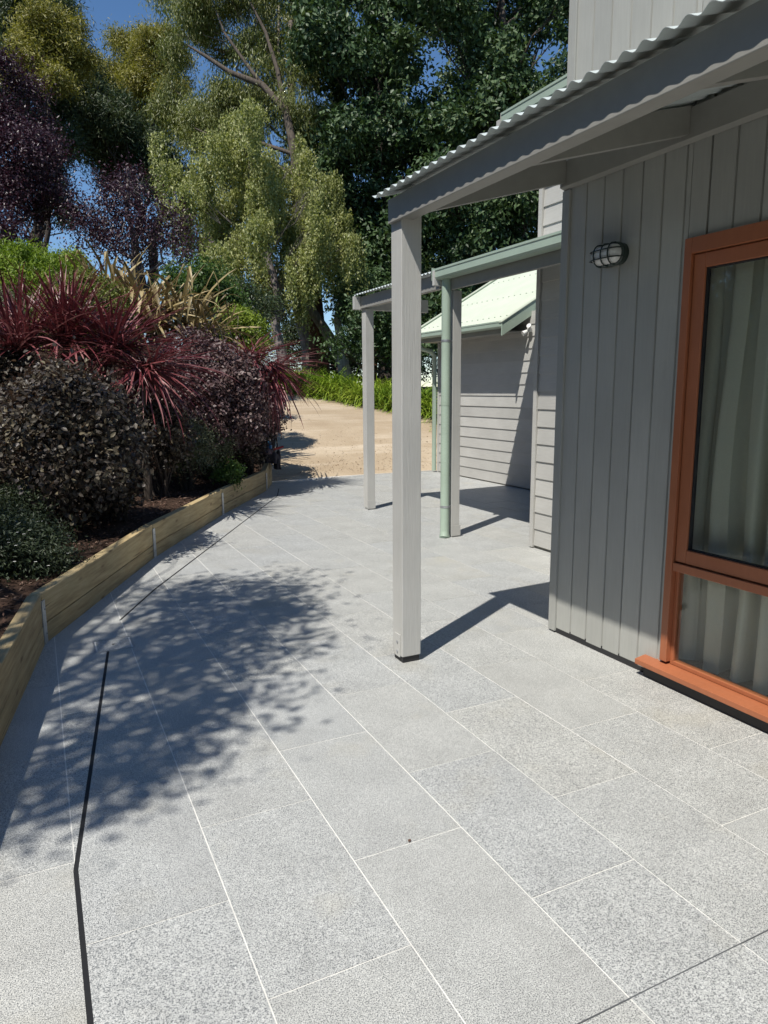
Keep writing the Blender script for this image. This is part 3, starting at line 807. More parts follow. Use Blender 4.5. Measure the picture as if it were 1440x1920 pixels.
def crown_points(blobs, n, sub_r=0.28, per=90, inner=0.35, up=0.25, flat=1.0):
    """Leaf centres in sub-clumps over the outsides of blobs (x,y,z,r). Returns centres, outward directions, clump tone."""
    B = np.array(blobs, float); w = B[:, 3]**2; w = w/w.sum(); P = []; O = []; T = []
    for bl, ww in zip(B, w):
        nb = max(20, int(n*ww)); ns = max(3, nb//per)
        d = unit(RNG.normal(size=(ns, 3))+np.array([0, 0, up])); rad = bl[3]*RNG.uniform(inner, 1.0, ns)**0.6
        sc = bl[:3]+d*rad[:, None]*np.array([1, 1, flat]); tone = RNG.uniform(0, 1, ns)
        idx = RNG.integers(0, ns, nb); sr = sub_r*RNG.uniform(0.6, 1.3, ns)
        g = RNG.normal(size=(nb, 3))*sr[idx][:, None]*np.array([1, 1, 0.8]); P.append(sc[idx]+g)
        O.append(unit(d[idx]+0.6*unit(g)+RNG.normal(size=(nb, 3))*0.35)); T.append(tone[idx])
    return np.concatenate(P), np.concatenate(O), np.concatenate(T)


def crown(parent, blobs, n, L, Wd, mat, sub_r=0.28, per=90, droop=0.2, inner=0.35, name='crown', shape=4, up=0.25, flat=1.0, kind=None):
    P, O, T = crown_points(blobs, n, sub_r, per, inner, up, flat); m_ = len(P)
    D = unit(RNG.normal(size=(m_, 3))+O*0.6+np.array([0, 0, -droop*3]))
    N = unit(O*0.9+np.array([0, 0, 0.5])+RNG.normal(size=(m_, 3))*0.5)
    tint = np.clip(0.55*T+0.45*RNG.uniform(0, 1, m_), 0, 1)
    return leaf_object(name, P, D, N, L*RNG.uniform(0.7, 1.25, m_), Wd*RNG.uniform(0.75, 1.2, m_), tint, mat, parent, shape, kind)


def split(blobs, k=6, f=0.46, spread=0.62):
    """Breaks each ball of a crown into smaller scattered puffs, so the outline turns ragged."""
    out = []
    for x, y, z, r in blobs:
        for _ in range(k):
            d = RNG.normal(size=3)*r*spread*np.array([1, 1, .85]); out.append((x+d[0], y+d[1], z+d[2], r*f*RNG.uniform(.6, 1.3)))
    return out


def pblobs(lst, depth, jd=0.0):
    """Blobs given by photo pixels (x, y, r) [, depth offset] at a distance."""
    out = []
    for t in lst:
        dd = depth+(t[3] if len(t) > 3 else RNG.uniform(-jd, jd)); p = at(t[0], t[1], dd); out.append((*p, t[2]*dd/FPX))
    return out


def wig(a, b, n=6, amp=0.06):
    a = np.array(a, float); b = np.array(b, float); L = np.linalg.norm(b-a)
    return [tuple(a+(b-a)*t+(RNG.normal(size=3)*amp*L*math.sin(math.pi*t))) for t in np.linspace(0, 1, n)]


def trunk(parent, base, top, r0, r1, blobs, mat, limb_r=0.06, n_limbs=None, seg=8, name='trunk', start=0.25, amp=0.02):
    base = np.array(base, float); top = np.array(top, float); pts = wig(base, top, 9, amp)
    b = MB(); b.tube(pts, [r0+(r1-r0)*i/8 for i in range(9)], seg)
    bl = list(blobs); RNG.shuffle(bl)
    for q in (bl if n_limbs is None else bl[:n_limbs]):
        c = np.array(q[:3]); hfrac = np.clip((c[2]-base[2])/max(top[2]-base[2], .1)-0.25, start, 0.97)
        st = np.array(pts[int(round(hfrac*8))]); rr = min(r0*0.6, limb_r*(0.7+0.6*RNG.random()))
        w_ = wig(st, c, 6, 0.07); b.tube(w_, [rr*(1-0.8*i/5) for i in range(6)], 6)
        for _ in range(3):
            d = c+RNG.normal(size=3)*q[3]*0.7; b.tube(wig(np.array(w_[3]), d, 4, 0.08), [rr*.38, rr*.28, rr*.18, rr*.08], 4)
    return b.build(name, mat, parent)


LM = dict(
    dark=leaf_mat('leaf_dark_evergreen', [(0.016, 0.034, 0.015), (0.038, 0.072, 0.027), (0.078, 0.128, 0.050), (0.16, 0.21, 0.105)], 0.48, 0.12, spec=0.30),
    euc=leaf_mat('leaf_gum', [(0.06, 0.08, 0.024), (0.125, 0.15, 0.045), (0.20, 0.22, 0.07), (0.30, 0.30, 0.13)], 0.42, 0.25),
    weep=leaf_mat('leaf_weeping', [(0.11, 0.135, 0.045), (0.21, 0.235, 0.08), (0.33, 0.345, 0.125), (0.48, 0.47, 0.22)], 0.45, 0.3),
    olive=leaf_mat('leaf_wattle', [(0.08, 0.088, 0.022), (0.175, 0.17, 0.038), (0.275, 0.25, 0.06), (0.39, 0.345, 0.11)], 0.5, 0.25),
    pineleaf=leaf_mat('leaf_blue_green', [(0.018, 0.034, 0.018), (0.040, 0.064, 0.030), (0.072, 0.10, 0.044), (0.15, 0.165, 0.075)], 0.45, 0.15),
    purple=leaf_mat('leaf_purple_plum', [(0.022, 0.011, 0.019), (0.038, 0.018, 0.028), (0.060, 0.030, 0.042), (0.10, 0.065, 0.078)], 0.4, 0.2, (1.4, 0.7, 0.9)),
    lime=leaf_mat('leaf_lime', [(0.07, 0.12, 0.012), (0.13, 0.20, 0.02), (0.20, 0.28, 0.028), (0.28, 0.36, 0.06)], 0.5, 0.3),
    box=leaf_mat('leaf_clipped', [(0.055, 0.075, 0.014), (0.10, 0.125, 0.022), (0.15, 0.175, 0.033), (0.20, 0.23, 0.055)], 0.5, 0.22),
    boxlime=leaf_mat('leaf_clipped_lime', [(0.09, 0.13, 0.012), (0.15, 0.205, 0.02), (0.21, 0.275, 0.03), (0.28, 0.35, 0.06)], 0.5, 0.22),
    loro=leaf_mat('leaf_fringe_flower', [(0.035, 0.030, 0.028), (0.065, 0.052, 0.044), (0.11, 0.092, 0.064), (0.21, 0.18, 0.11)], 0.45, 0.18, (1.3, 0.9, 0.8), 0.4),
    loro2=leaf_mat('leaf_burgundy', [(0.045, 0.026, 0.029), (0.09, 0.054, 0.057), (0.145, 0.095, 0.090), (0.25, 0.195, 0.17)], 0.45, 0.18, (1.3, 0.8, 0.8), 0.4),
    silver=leaf_mat('leaf_silver', [(0.05, 0.06, 0.03), (0.095, 0.11, 0.06), (0.15, 0.165, 0.10), (0.22, 0.24, 0.16)], 0.55, 0.2),
    green=leaf_mat('leaf_mid_green', [(0.022, 0.05, 0.012), (0.045, 0.09, 0.02), (0.075, 0.135, 0.03), (0.12, 0.19, 0.05)], 0.42, 0.25),
    daisy=leaf_mat('leaf_daisy', [(0.018, 0.03, 0.014), (0.035, 0.052, 0.024), (0.06, 0.08, 0.042), (0.10, 0.12, 0.075)], 0.5, 0.2),
    petal=leaf_mat('petal_white', [(0.6, 0.6, 0.58), (0.75, 0.75, 0.72)], 0.6, 0.2),
)
BK = dict(gum=bark('bark_gum', (0.10, 0.075, 0.055), (0.36, 0.31, 0.26)), dark=bark('bark_dark', (0.03, 0.024, 0.020), (0.11, 0.09, 0.075)),
          red=bark('bark_red', (0.05, 0.025, 0.015), (0.20, 0.095, 0.055)), pale=bark('bark_pale', (0.22, 0.20, 0.17), (0.52, 0.48, 0.42)),
          twig=bark('bark_twig', (0.09, 0.075, 0.07), (0.24, 0.21, 0.20)))

# ------------------------------------------------------------------ trees
def tree(name, label, base_px, depth, blobs, n, L, Wd, leaf, bk, r0=0.25, r1=0.06, cat='tree', top=None, droop=0.2, sub_r=0.28, per=90, limb=0.06, n_limbs=None, **kw):
    p = at(base_px[0], base_px[1], depth); z = hz(p[0], p[1]); base = (p[0], p[1], z-0.1)
    t = thing(name, label, cat, (p[0], p[1], z))
    tp = at(top[0], top[1], depth) if top else np.array([p[0], p[1], max(q[2] for q in blobs)])
    trunk(t, base, tp, r0, r1, blobs, BK[bk], limb, n_limbs)
    crown(t, blobs, n, L, Wd, LM[leaf], sub_r, per, droop, **kw)
    return t


# tall evergreen wall of foliage beyond the verandah: two trees
rows = [(-45, 545, 1090), (30, 560, 1085), (105, 575, 1080), (180, 590, 1075), (255, 600, 1065), (330, 615, 1060), (405, 630, 1055), (480, 645, 1040), (550, 660, 930), (615, 690, 860)]
gaps = [(838, 125), (800, 128), (1018, 132), (600, 190), (950, 15)]
front = {0: [], 1: []}
for (y, xa, xb) in rows:
    x = xa+RNG.uniform(0, 30)
    while x < xb:
        px, py = x+RNG.uniform(-18, 18), y+RNG.uniform(-26, 26); r = RNG.uniform(34, 56)
        if min(math.hypot(px-g[0], py-g[1]) for g in gaps) > r+6:
            front[0 if px < 800+RNG.uniform(-60, 60) else 1].append((px, py, r, RNG.uniform(-2.2, 2.6)))
        x += RNG.uniform(52, 74)
back = []
for (y, xa, xb) in rows[::2]:
    for x in np.arange(xa+20, xb, 105):
        px, py = x+RNG.uniform(-25, 25), y+RNG.uniform(-20, 40)
        if min(math.hypot(px-g[0], py-g[1]) for g in gaps) > 66: back.append((px, py, RNG.uniform(55, 75), RNG.uniform(3.5, 5)))
ev0 = pblobs(front[0]+[q for q in back if q[0] < 800], 25.0); ev1 = pblobs(front[1]+[q for q in back if q[0] >= 800], 24.0)
tree('evergreen_tree', 'tall dark evergreen tree directly behind the weeping birch', (720, 690), 26, ev0, 105000, 0.19, 0.10, 'dark', 'dark', 0.35, 0.1, top=(700, 60), sub_r=0.24, per=60, n_limbs=24, inner=0.55)
tree('evergreen_tree', 'tall dark glossy evergreen tree rising above the verandah roof', (935, 690), 25, ev1, 112000, 0.19, 0.10, 'dark', 'dark', 0.35, 0.1, top=(940, -40), sub_r=0.24, per=60, n_limbs=28, inner=0.55)

# gum tree with the long curving limb
eu = pblobs([(345, 22, 28), (385, 40, 40), (445, 20, 50), (515, 55, 42), (425, 85, 34), (475, 105, 30), (525, 150, 30), (360, -40, 40), (430, -60, 60), (520, -50, 55), (352, 62, 20),
             (365, 185, 42), (410, 205, 46), (345, 225, 34), (440, 235, 42), (480, 195, 46), (385, 250, 34), (500, 260, 40), (540, 220, 34), (590, 140, 34), (600, 240, 30), (590, 320, 36)], 27.0, 1.6)
gum = tree('gum_tree', 'tall olive gum tree with a long limb curving up over the birch', (583, 690), 27, split(eu, 7, .42, .7), 105000, 0.17, 0.036, 'euc', 'gum', 0.36, 0.10, top=(545, 40), droop=0.75, sub_r=0.30, per=80, n_limbs=16, limb=0.05)
b = MB()
b.tube([at(578, 560, 25.0), at(560, 420, 25.0), at(553, 290, 25.0), at(535, 205, 25.0), at(490, 158, 25.0), at(430, 135, 25.0), at(385, 105, 25.0), at(352, 85, 25.0)], [.24, .21, .17, .14, .11, .085, .06, .03], 8)
b.tube([at(535, 205, 25.0), at(520, 130, 25.0), at(498, 60, 25.0), at(470, 5, 25.0)], [.10, .08, .06, .03], 6)
b.tube([at(490, 158, 25.0), at(455, 110, 25.0), at(420, 60, 25.0), at(405, 20, 25.0)], [.08, .06, .04, .02], 6)
b.tube([at(553, 290, 25.0), at(470, 262, 25.0), at(410, 262, 25.0), at(365, 240, 25.0)], [.08, .06, .045, .02], 6)
b.tube([at(556, 330, 25.0), at(500, 300, 25.0), at(455, 245, 25.0)], [.07, .05, .03], 6)
b.build('limb', bark('bark_limb', (0.05, 0.04, 0.032), (0.17, 0.14, 0.115)), gum)
# leaning and upright trunks seen below the crowns
def bare_trunk(label, pts, rad, bk, blobs, n, leaf='dark', L=0.16, Wd=0.06, droop=.3):
    p = at(*pts[0]); z = hz(p[0], p[1]); t = thing('gum_tree', label, 'tree', (p[0], p[1], z))
    P = [at(*q) for q in pts]; P[0] = np.array([P[0][0], P[0][1], z-0.1]); b = MB(); b.tube(P, rad, 10); b.build('trunk', BK[bk], t)
    crown(t, pblobs(blobs, pts[-1][2], 0.6), n, L, Wd, LM[leaf], droop=droop); return t
bare_trunk('thick brown trunk standing beside the agapanthus hedge', [(600, 690, 25), (596, 640, 25), (592, 600, 25), (588, 540, 25), (582, 470, 25)], [.40, .33, .30, .26, .2], 'red', [(575, 520, 34), (605, 480, 36), (560, 580, 20)], 2600, 'euc', .15, .035, .7)
bare_trunk('pale gum leaning steeply away from the thick brown trunk', [(660, 690, 24.5), (632, 655, 24.5), (605, 612, 24.5), (580, 575, 24.5), (560, 520, 24.4)], [.24, .19, .17, .15, .10], 'gum', [(545, 500, 30), (560, 465, 30)], 1800, 'euc', .15, .035, .7)
bare_trunk('short pale forked trunk lit by sun in the dark understorey', [(648, 690, 24), (640, 640, 24), (632, 600, 24), (640, 560, 24)], [.22, .17, .12, .07], 'pale', [(660, 560, 36), (640, 530, 34)], 2200)
bare_trunk('slender dark trunk below the small verandah beam', [(700, 700, 23), (704, 640, 23), (700, 590, 23)], [.10, .09, .07], 'red', [(715, 560, 40), (680, 580, 34)], 2600)

# weeping birch: hanging strands
def weeping():
    dep = 22.5; p = at(545, 690, dep); z = hz(p[0], p[1])
    t = thing('weeping_birch', 'light green weeping birch with hanging strands in the middle of the trees', 'tree', (p[0], p[1], z))
    tops = [(460, 240, 40), (420, 260, 40), (500, 265, 45), (390, 300, 45), (450, 310, 60), (535, 320, 50), (360, 350, 42), (420, 370, 60), (500, 380, 65), (560, 370, 40), (350, 410, 36),
            (400, 440, 50), (470, 450, 60), (545, 450, 60), (585, 440, 34), (440, 510, 45), (505, 520, 56), (560, 510, 42), (505, 555, 36), (470, 550, 30), (600, 390, 24)]
    bl = split(pblobs(tops, dep, 1.3), 5, .48, .75)
    trunk(t, (p[0], p[1], z-.1), at(455, 235, dep), 0.20, 0.03, bl, BK['twig'], 0.016, 40)
    C = []; T = []; Wt = np.array([q[3]**2 for q in bl]); Wt /= Wt.sum()
    for q, w in zip(bl, Wt):
        ns = int(3300*w)+3
        for _ in range(ns):
            d = RNG.normal(size=3); d[2] = abs(d[2])*0.8; d /= np.linalg.norm(d)
            s = np.array(q[:3])+d*q[3]*RNG.uniform(.5, 1.0); L = RNG.uniform(.4, 1.7); m_ = int(34*L); tn = RNG.uniform()
            u = np.sort(RNG.uniform(0, 1, m_)); sway = RNG.normal(size=2)*.12
            C.append(np.stack([s[0]+sway[0]*u**.6+RNG.normal(size=m_)*.05, s[1]+sway[1]*u**.6+RNG.normal(size=m_)*.05, s[2]-L*u], 1)); T.append(np.full(m_, tn))
    C = np.concatenate(C); T = np.concatenate(T); kp = C[:, 2] > 3.75+RNG.normal(size=len(C))*.35; C = C[kp]; T = T[kp]; m_ = len(C)
    D = unit(np.array([0, 0, -1.0])+RNG.normal(size=(m_, 3))*.55); N = unit(RNG.normal(size=(m_, 3))+np.array([-.5, -.6, .5]))
    leaf_object('crown', C, D, N, .10*RNG.uniform(.7, 1.2, m_), .048*RNG.uniform(.8, 1.2, m_), np.clip(.5*T+.5*RNG.uniform(size=m_), 0, 1), LM['weep'], t)
weeping()

# olive wattle with golden top, and dark foliage standing in for the shade inside its crown
wt = pblobs([(285, 68, 22), (312, 80, 26), (262, 92, 26), (230, 112, 28), (205, 132, 26), (190, 150, 18), (265, 130, 36), (305, 122, 32), (230, 150, 32), (328, 140, 18), (280, 165, 32), (318, 165, 22), (250, 238, 30), (235, 180, 30), (300, 200, 32), (330, 190, 25), (275, 225, 30), (290, 260, 26)], 31, 1.5)
tree('wattle_tree', 'rounded golden-olive wattle tree standing against the open blue sky', (290, 560), 31, split(wt, 7, .45, .6), 95000, 0.14, 0.040, 'olive', 'dark', .3, .05, sub_r=.22, per=55, inner=.6, n_limbs=14, top=(285, 130))
dk = pblobs([(180, 165, 42), (205, 200, 48), (160, 215, 40), (235, 250, 44), (200, 260, 44), (255, 300, 40), (290, 320, 40), (230, 310, 36), (310, 345, 28), (160, 260, 30), (285, 275, 30), (190, 320, 26)], 27, 1.2)
tree('pine_tree', 'dark green foliage standing in for the shade inside the golden-olive wattle', (300, 560), 27, split(dk, 6, .48, .62), 60000, 0.20, 0.036, 'pineleaf', 'dark', .22, .06, sub_r=.26, per=70, n_limbs=14, top=(205, 180), limb=.05)
tl = pblobs([(0, 10, 60), (60, -10, 50), (100, 20, 34), (118, 70, 28), (90, 60, 44), (40, 80, 50), (0, 110, 44), (75, 125, 46), (120, 125, 34), (30, 160, 40), (120, 20, 18), (90, 190, 36), (125, 200, 34), (60, 230, 36), (105, 260, 32), (130, 310, 28), (-50, 60, 60), (-60, 160, 60), (20, 220, 36), (95, 330, 26), (120, 390, 26)], 25, 1.6)
tree('pine_tree', 'very tall blue-green conifer at the edge of the picture by open sky', (60, 560), 25, split(tl, 6, .46, .62), 80000, 0.20, 0.036, 'pineleaf', 'dark', .32, .08, sub_r=.24, per=70, n_limbs=18, top=(60, -20))
ol = pblobs([(100, 85, 36), (125, 105, 28), (60, 110, 30), (75, 60, 24), (30, 130, 22), (115, 150, 22)], 22.8, .5)
tree('wattle_tree', 'grey-olive wattle crown in front of the very tall conifer', (75, 560), 23, split(ol, 7, .45, .65), 26000, 0.13, 0.034, 'olive', 'dark', .12, .03, sub_r=.2, per=60, n_limbs=6, top=(85, 110))
pp = pblobs([(10, 150, 36), (25, 200, 44), (0, 250, 60), (55, 260, 40), (40, 310, 50), (85, 300, 32), (90, 350, 34), (20, 370, 56), (65, 390, 36), (10, 430, 40), (110, 375, 24), (-40, 300, 60), (-50, 400, 60), (100, 270, 22), (30, 455, 26)], 17, 1.0)
tree('plum_tree', 'deep purple leaved plum tree at the edge of the garden', (-20, 560), 17.4, split(pp, 6, .44, .48), 46000, 0.075, 0.042, 'purple', 'dark', .14, .04, sub_r=.2, per=60, n_limbs=12, inner=.5)
pq = pblobs([(230, 370, 46), (190, 410, 46), (250, 430, 50), (160, 440, 30), (300, 420, 40), (210, 460, 40), (285, 470, 36), (340, 440, 30), (330, 480, 28), (150, 400, 24), (250, 345, 26)], 16.5, .8)
pt = tree('plum_tree', 'thinner purple plum with bare grey twigs behind the flax', (255, 560), 16.5, pq, 9500, 0.075, 0.042, 'purple', 'twig', .12, .03, sub_r=.2, per=40, n_limbs=11, limb=.035, inner=.5)
b = MB()
for q in pq:
    for _ in range(9):
        s = np.array(q[:3])+RNG.normal(size=3)*q[3]*.3; e = s+unit(RNG.normal(size=(1, 3))+np.array([[0, 0, .6]]))[0]*q[3]*RNG.uniform(.7, 1.3)
        b.tube(wig(s, e, 4, .08), [.012, .009, .006, .003], 4, False)
b.build('twigs', BK['twig'], pt, kind='stuff')
# low greenery between and beyond the trunks
lo = pblobs([(360, 560, 34), (400, 545, 34), (430, 570, 28), (330, 530, 28), (380, 515, 26)], 14.5, .6)
tree('shrub', 'leafy mid-green shrub behind the flax', (385, 600), 14.5, lo, 9000, .075, .04, 'green', 'dark', .05, .02, 'shrub', sub_r=.14, per=45)
un = pblobs([(665, 640, 26), (700, 655, 26), (740, 640, 34), (780, 640, 36), (815, 640, 34), (680, 590, 34), (730, 585, 40), (790, 590, 40), (840, 620, 34), (760, 670, 30), (620, 655, 16)], 21.5, 1.0)
tree('understorey_shrub', 'dark tall shrub filling the gap between hedge and evergreens', (760, 700), 22, un, 15000, .13, .06, 'dark', 'dark', .08, .03, 'shrub', sub_r=.22, per=60)
fs = pblobs([(540, 668, 20), (565, 640, 18), (625, 672, 22), (655, 660, 22), (690, 672, 22), (520, 640, 18), (600, 668, 16), (735, 672, 26), (790, 672, 26), (548, 610, 16)], 29.5, .8)
tree('understorey_shrub', 'far shadowed shrub seen between the trunks above the agapanthus hedge', (640, 690), 29.5, split(fs, 5, .5, .7), 16000, .14, .05, 'pineleaf', 'dark', .08, .03, 'shrub', sub_r=.25, per=50)
dg = pblobs([(440, 590, 26), (460, 560, 28), (480, 620, 22), (420, 610, 22), (500, 575, 22)], 19, 1.0)
tree('shrub', 'dull blue-green shrub below the weeping birch', (460, 640), 19, dg, 7000, .10, .04, 'pineleaf', 'dark', .06, .02, 'shrub', sub_r=.2, per=60)

# the tree beside the patio, out of the picture, whose dappled shade falls on the pavers
def shade_tree():
    k = 1/math.tan(SUN_EL); bl = []
    spots = [(1.62, 5.25, .26, 5.6), (1.35, 4.95, .38, 5.3), (.95, 4.75, .45, 5.8), (1.45, 4.42, .30, 5.2), (.75, 4.2, .42, 5.5), (1.15, 3.95, .36, 5.0), (.62, 3.55, .42, 5.4), (.25, 3.05, .34, 5.2),
             (.72, 3.15, .26, 4.8), (.12, 3.7, .26, 5.6), (.42, 2.85, .24, 4.9), (.05, 2.72, .20, 5.3), (1.70, 4.75, .18, 5.2), (.75, 5.35, .28, 5.9), (1.25, 5.5, .18, 5.8), (.95, 3.35, .20, 4.7), (1.35, 7.05, .20, 5.5), (1.0, 6.75, .14, 5.4), (.3, 4.7, .22, 5.8)]
    for (gx, gy, r, z) in spots: bl.append((gx-.13-k*z*SUN_H[0], gy-k*z*SUN_H[1], z, r))
    bx, by = -3.3, 1.6; z = hz(bx, by); t = thing('maple_tree', 'spreading shade tree on the bank whose dappled shadow crosses the pavers', 'tree', (bx, by, z))
    trunk(t, (bx, by, z-.1), (bx+.3, by+.2, 6.0), .13, .04, bl, BK['dark'], .035)
    crown(t, bl, 12500, .065, .040, LM['green'], sub_r=.15, per=60, droop=.1, inner=.2)
shade_tree()
# unseen tall trees, added to screen off blue light from the sky
for bx, by, h_, lb in ((-10.5, 3.5, 10.5, 'tall broad unseen tree added to screen the sky beside the patio, out past the spreading shade tree'), (-10.0, 9.5, 11.5, 'tallest unseen tree added to screen the sky on the high side of the bank'), (-9.0, -5.5, 9.5, 'unseen tree added behind the viewer to screen the sky on the high side')):
    z = hz(bx, by); bl = [(bx+RNG.normal()*1.7, by+RNG.normal()*2.0, z+RNG.uniform(1.2, h_-1.2), RNG.uniform(.9, 1.5)) for _ in range(30)]
    t = thing('sky_screen_tree', lb, 'tree', (bx, by, z)); trunk(t, (bx, by, z-.1), (bx, by, z+h_-1.5), .3, .08, bl, BK['dark'], .07)
    crown(t, bl, 12000, .30, .17, LM['dark'], sub_r=.4, per=50)
# two unseen trees added on the bank to darken the window's reflection
sc1 = [(-5.8+RNG.normal()*.8, 6.6+RNG.normal()*.9, RNG.uniform(1.6, 7.4), RNG.uniform(.7, 1.0)) for _ in range(30)]
sc2 = [(-6.6+RNG.normal()*1.0, 10.6+RNG.normal()*1.1, RNG.uniform(2.2, 8.4), RNG.uniform(.8, 1.1)) for _ in range(32)]
for bl, bx, by, lb in ((sc1, -5.8, 6.6, 'dense dark unseen tree added on the bank nearest the window for its glass to mirror'), (sc2, -6.6, 10.6, 'second dense dark unseen tree added higher on the bank for the window glass to mirror')):
    z = hz(bx, by); t = thing('reflection_tree', lb, 'tree', (bx, by, z)); trunk(t, (bx, by, z-.1), (bx, by, 5.2), .14, .05, bl, BK['dark'], .04)
    crown(t, bl, 17000, .16, .09, LM['dark'], sub_r=.28, per=50)

# ------------------------------------------------------------------ garden shrubs
def shrub(name, label, px, py, depth, r, scale, n, L, Wd, leaf, sub_r=.09, per=26, shape=6, lift=0.0, cat='shrub', lumps=16, inner=.75, droop=.1, core=True, seed=0):
    """A rounded shrub: lumps on an ellipsoid whose middle is seen at the pixel."""
    c = at(px, py, depth); rx, rz = r, r*scale; z0 = hz(c[0], c[1])
    t = thing(name, label, cat, (c[0], c[1], z0))
    bl = []
    for i in range(lumps):
        d = unit(RNG.normal(size=(1, 3)))[0]; d[2] = d[2] if d[2] > -.75 else -d[2]
        bl.append((c[0]+d[0]*rx*.62, c[1]+d[1]*rx*.62, max(z0+.14, c[2]+d[2]*rz*.62), r*RNG.uniform(.30, .44)))
    bl.append((c[0], c[1], c[2], r*.82))
    b = MB()
    for q in bl:
        b.tube(wig((c[0]+RNG.normal()*.05, c[1]+RNG.normal()*.05, z0-.05), q[:3], 5, .06), [.020, .016, .012, .008, .004], 5)
    b.build('stem', BK['dark'], t)
    crown(t, bl, n, L, Wd, LM[leaf], sub_r, per, droop, inner, 'foliage', shape)
    return t

shrub('dark_shrub', 'big rounded dark bronze shrub spilling toward the timber wall, nearest the camera', 95, 850, 6.3, .84, .96, 17000, .052, .034, 'loro')
shrub('burgundy_shrub', 'rounded burgundy shrub with small pale-edged leaves in the middle of the bank', 385, 742, 9.9, .92, 1.0, 20000, .055, .036, 'loro2')
shrub('clipped_mound', 'clipped olive-green mound behind the red cordyline', 165, 600, 10.6, .80, .72, 22000, .045, .028, 'box', .06, 40, 4, inner=.9)
shrub('clipped_mound', 'small lime clipped mound beyond the burgundy shrub', 450, 636, 13.0, .62, .80, 15000, .046, .03, 'boxlime', .06, 40, 4, inner=.9)
shrub('lime_shrub', 'bright lime feathery shrub at the top of the bank', 50, 535, 13.0, .85, .66, 20000, .10, .022, 'lime', .10, 40, 4, droop=.3)
shrub('lime_shrub', 'deeper green shrub touching the bright lime feathery one', 125, 515, 14.0, .50, .8, 9000, .065, .035, 'boxlime', .09, 40, 4)
shrub('silver_shrub', 'low silver-green shrub between the two dark shrubs', 350, 845, 9.0, .40, .9, 9000, .045, .013, 'silver', .07, 34, 4)
shrub('silver_shrub', 'small silver-green shrub spilling near the third steel post', 400, 838, 9.6, .28, .9, 5500, .036, .010, 'silver', .06, 34, 4)
shrub('leafy_weed', 'bright green leafy weed at the top of the timber wall', 425, 892, 9.25, .20, .7, 1500, .055, .018, 'green', .05, 30, 6)
shrub('daisy_bush', 'low seaside daisy bush with scattered white flowers behind the wall', 35, 1065, 5.0, .42, .78, 14000, .034, .011, 'daisy', .06, 34, 4)
shrub('daisy_bush', 'smaller grey-green daisy bush close behind the low seaside daisy bush', 0, 985, 5.6, .36, .8, 9000, .034, .010, 'daisy', .06, 34, 4)
shrub('dark_shrub', 'small dark shrub in shade at the foot of the burgundy shrub', 462, 838, 10.9, .36, .8, 4500, .05, .03, 'loro', .07, 30, 6)
shrub('dark_shrub', 'low shadowed shrub under the drooping purple-red cordyline', 300, 815, 8.3, .40, .85, 6500, .05, .03, 'loro', .07, 30, 6)
shrub('dark_shrub', 'low dark shrub at the foot of the big dark bronze shrub', 215, 930, 6.9, .20, .9, 4000, .045, .028, 'loro', .06, 30, 6)
shrub('burgundy_shrub', 'small burgundy shrub at the end of the bed where the gravel drive starts', 492, 775, 11.7, .44, 1.05, 6500, .05, .032, 'loro2', .07, 30, 6)
shrub('dark_shrub', 'low dark shrub filling the gap under the wine-red cordylines', 12, 712, 7.6, .34, .8, 5000, .05, .032, 'loro', .07, 30, 6)
shrub('dry_shrub', 'sparse greyish twiggy shrub behind the red cordyline', 15, 580, 10.5, .34, .8, 2200, .04, .012, 'silver', .08, 20, 4)
fl = next(o for o in bpy.data.objects if o.name == 'daisy_bush')
P = []; c = at(35, 1065, 5.0)
for _ in range(46):
    d = unit(RNG.normal(size=(1, 3)))[0]; d[2] = abs(d[2]); q = c+d*np.array([.43, .43, .34])
    for a in range(7):
        an = a*2*math.pi/7; P.append((q, (math.cos(an), math.sin(an), .15)))
C_ = np.array([p[0] for p in P]); D_ = np.array([p[1] for p in P])
leaf_object('flowers', C_+D_*.006, D_, np.tile([0, -.3, 1.0], (len(P), 1)), .011, .005, RNG.uniform(size=len(P)), LM['petal'], fl, 4, 'stuff')

# ------------------------------------------------------------------ strap leaved plants
def blade_mesh(name, mat, L, Wd, bend, segs=8, twist=0.0, kink=None):
    """A folded strap leaf from the origin along +X, bending down."""
    vs = []; fs = []; x = z = 0.0; ang = 0.0; ds = L/segs
    for i in range(segs+1):
        u = i/segs; w = Wd*(0.55+0.9*u if u < .35 else (0.865+.135*min(1, (u-.35)/.2))*(1-max(0, (u-.6)/.4)**2.0))
        w = max(w, .0012); tw = twist*u; c, s = math.cos(tw), math.sin(tw); nx, nz = math.sin(-ang), math.cos(ang)
        for sd, hgt in ((-.5, .22), (0, 0), (.5, .22)):
            yy = sd*w*c; hh = hgt*w+sd*w*s; vs.append((x+math.sin(ang)*hh, yy, z+math.cos(ang)*hh))
        if kink and abs(u-kink[0]) < .5/segs: ang += kink[1]
        ang += bend/segs*(0.3+1.4*u); x += math.cos(ang)*ds; z -= math.sin(ang)*ds
    for i in range(segs):
        a = i*3; fs += [(a, a+1, a+4, a+3), (a+1, a+2, a+5, a+4)]
    b = MB(); b.add(vs, fs, True); return b.mesh(name, mat)


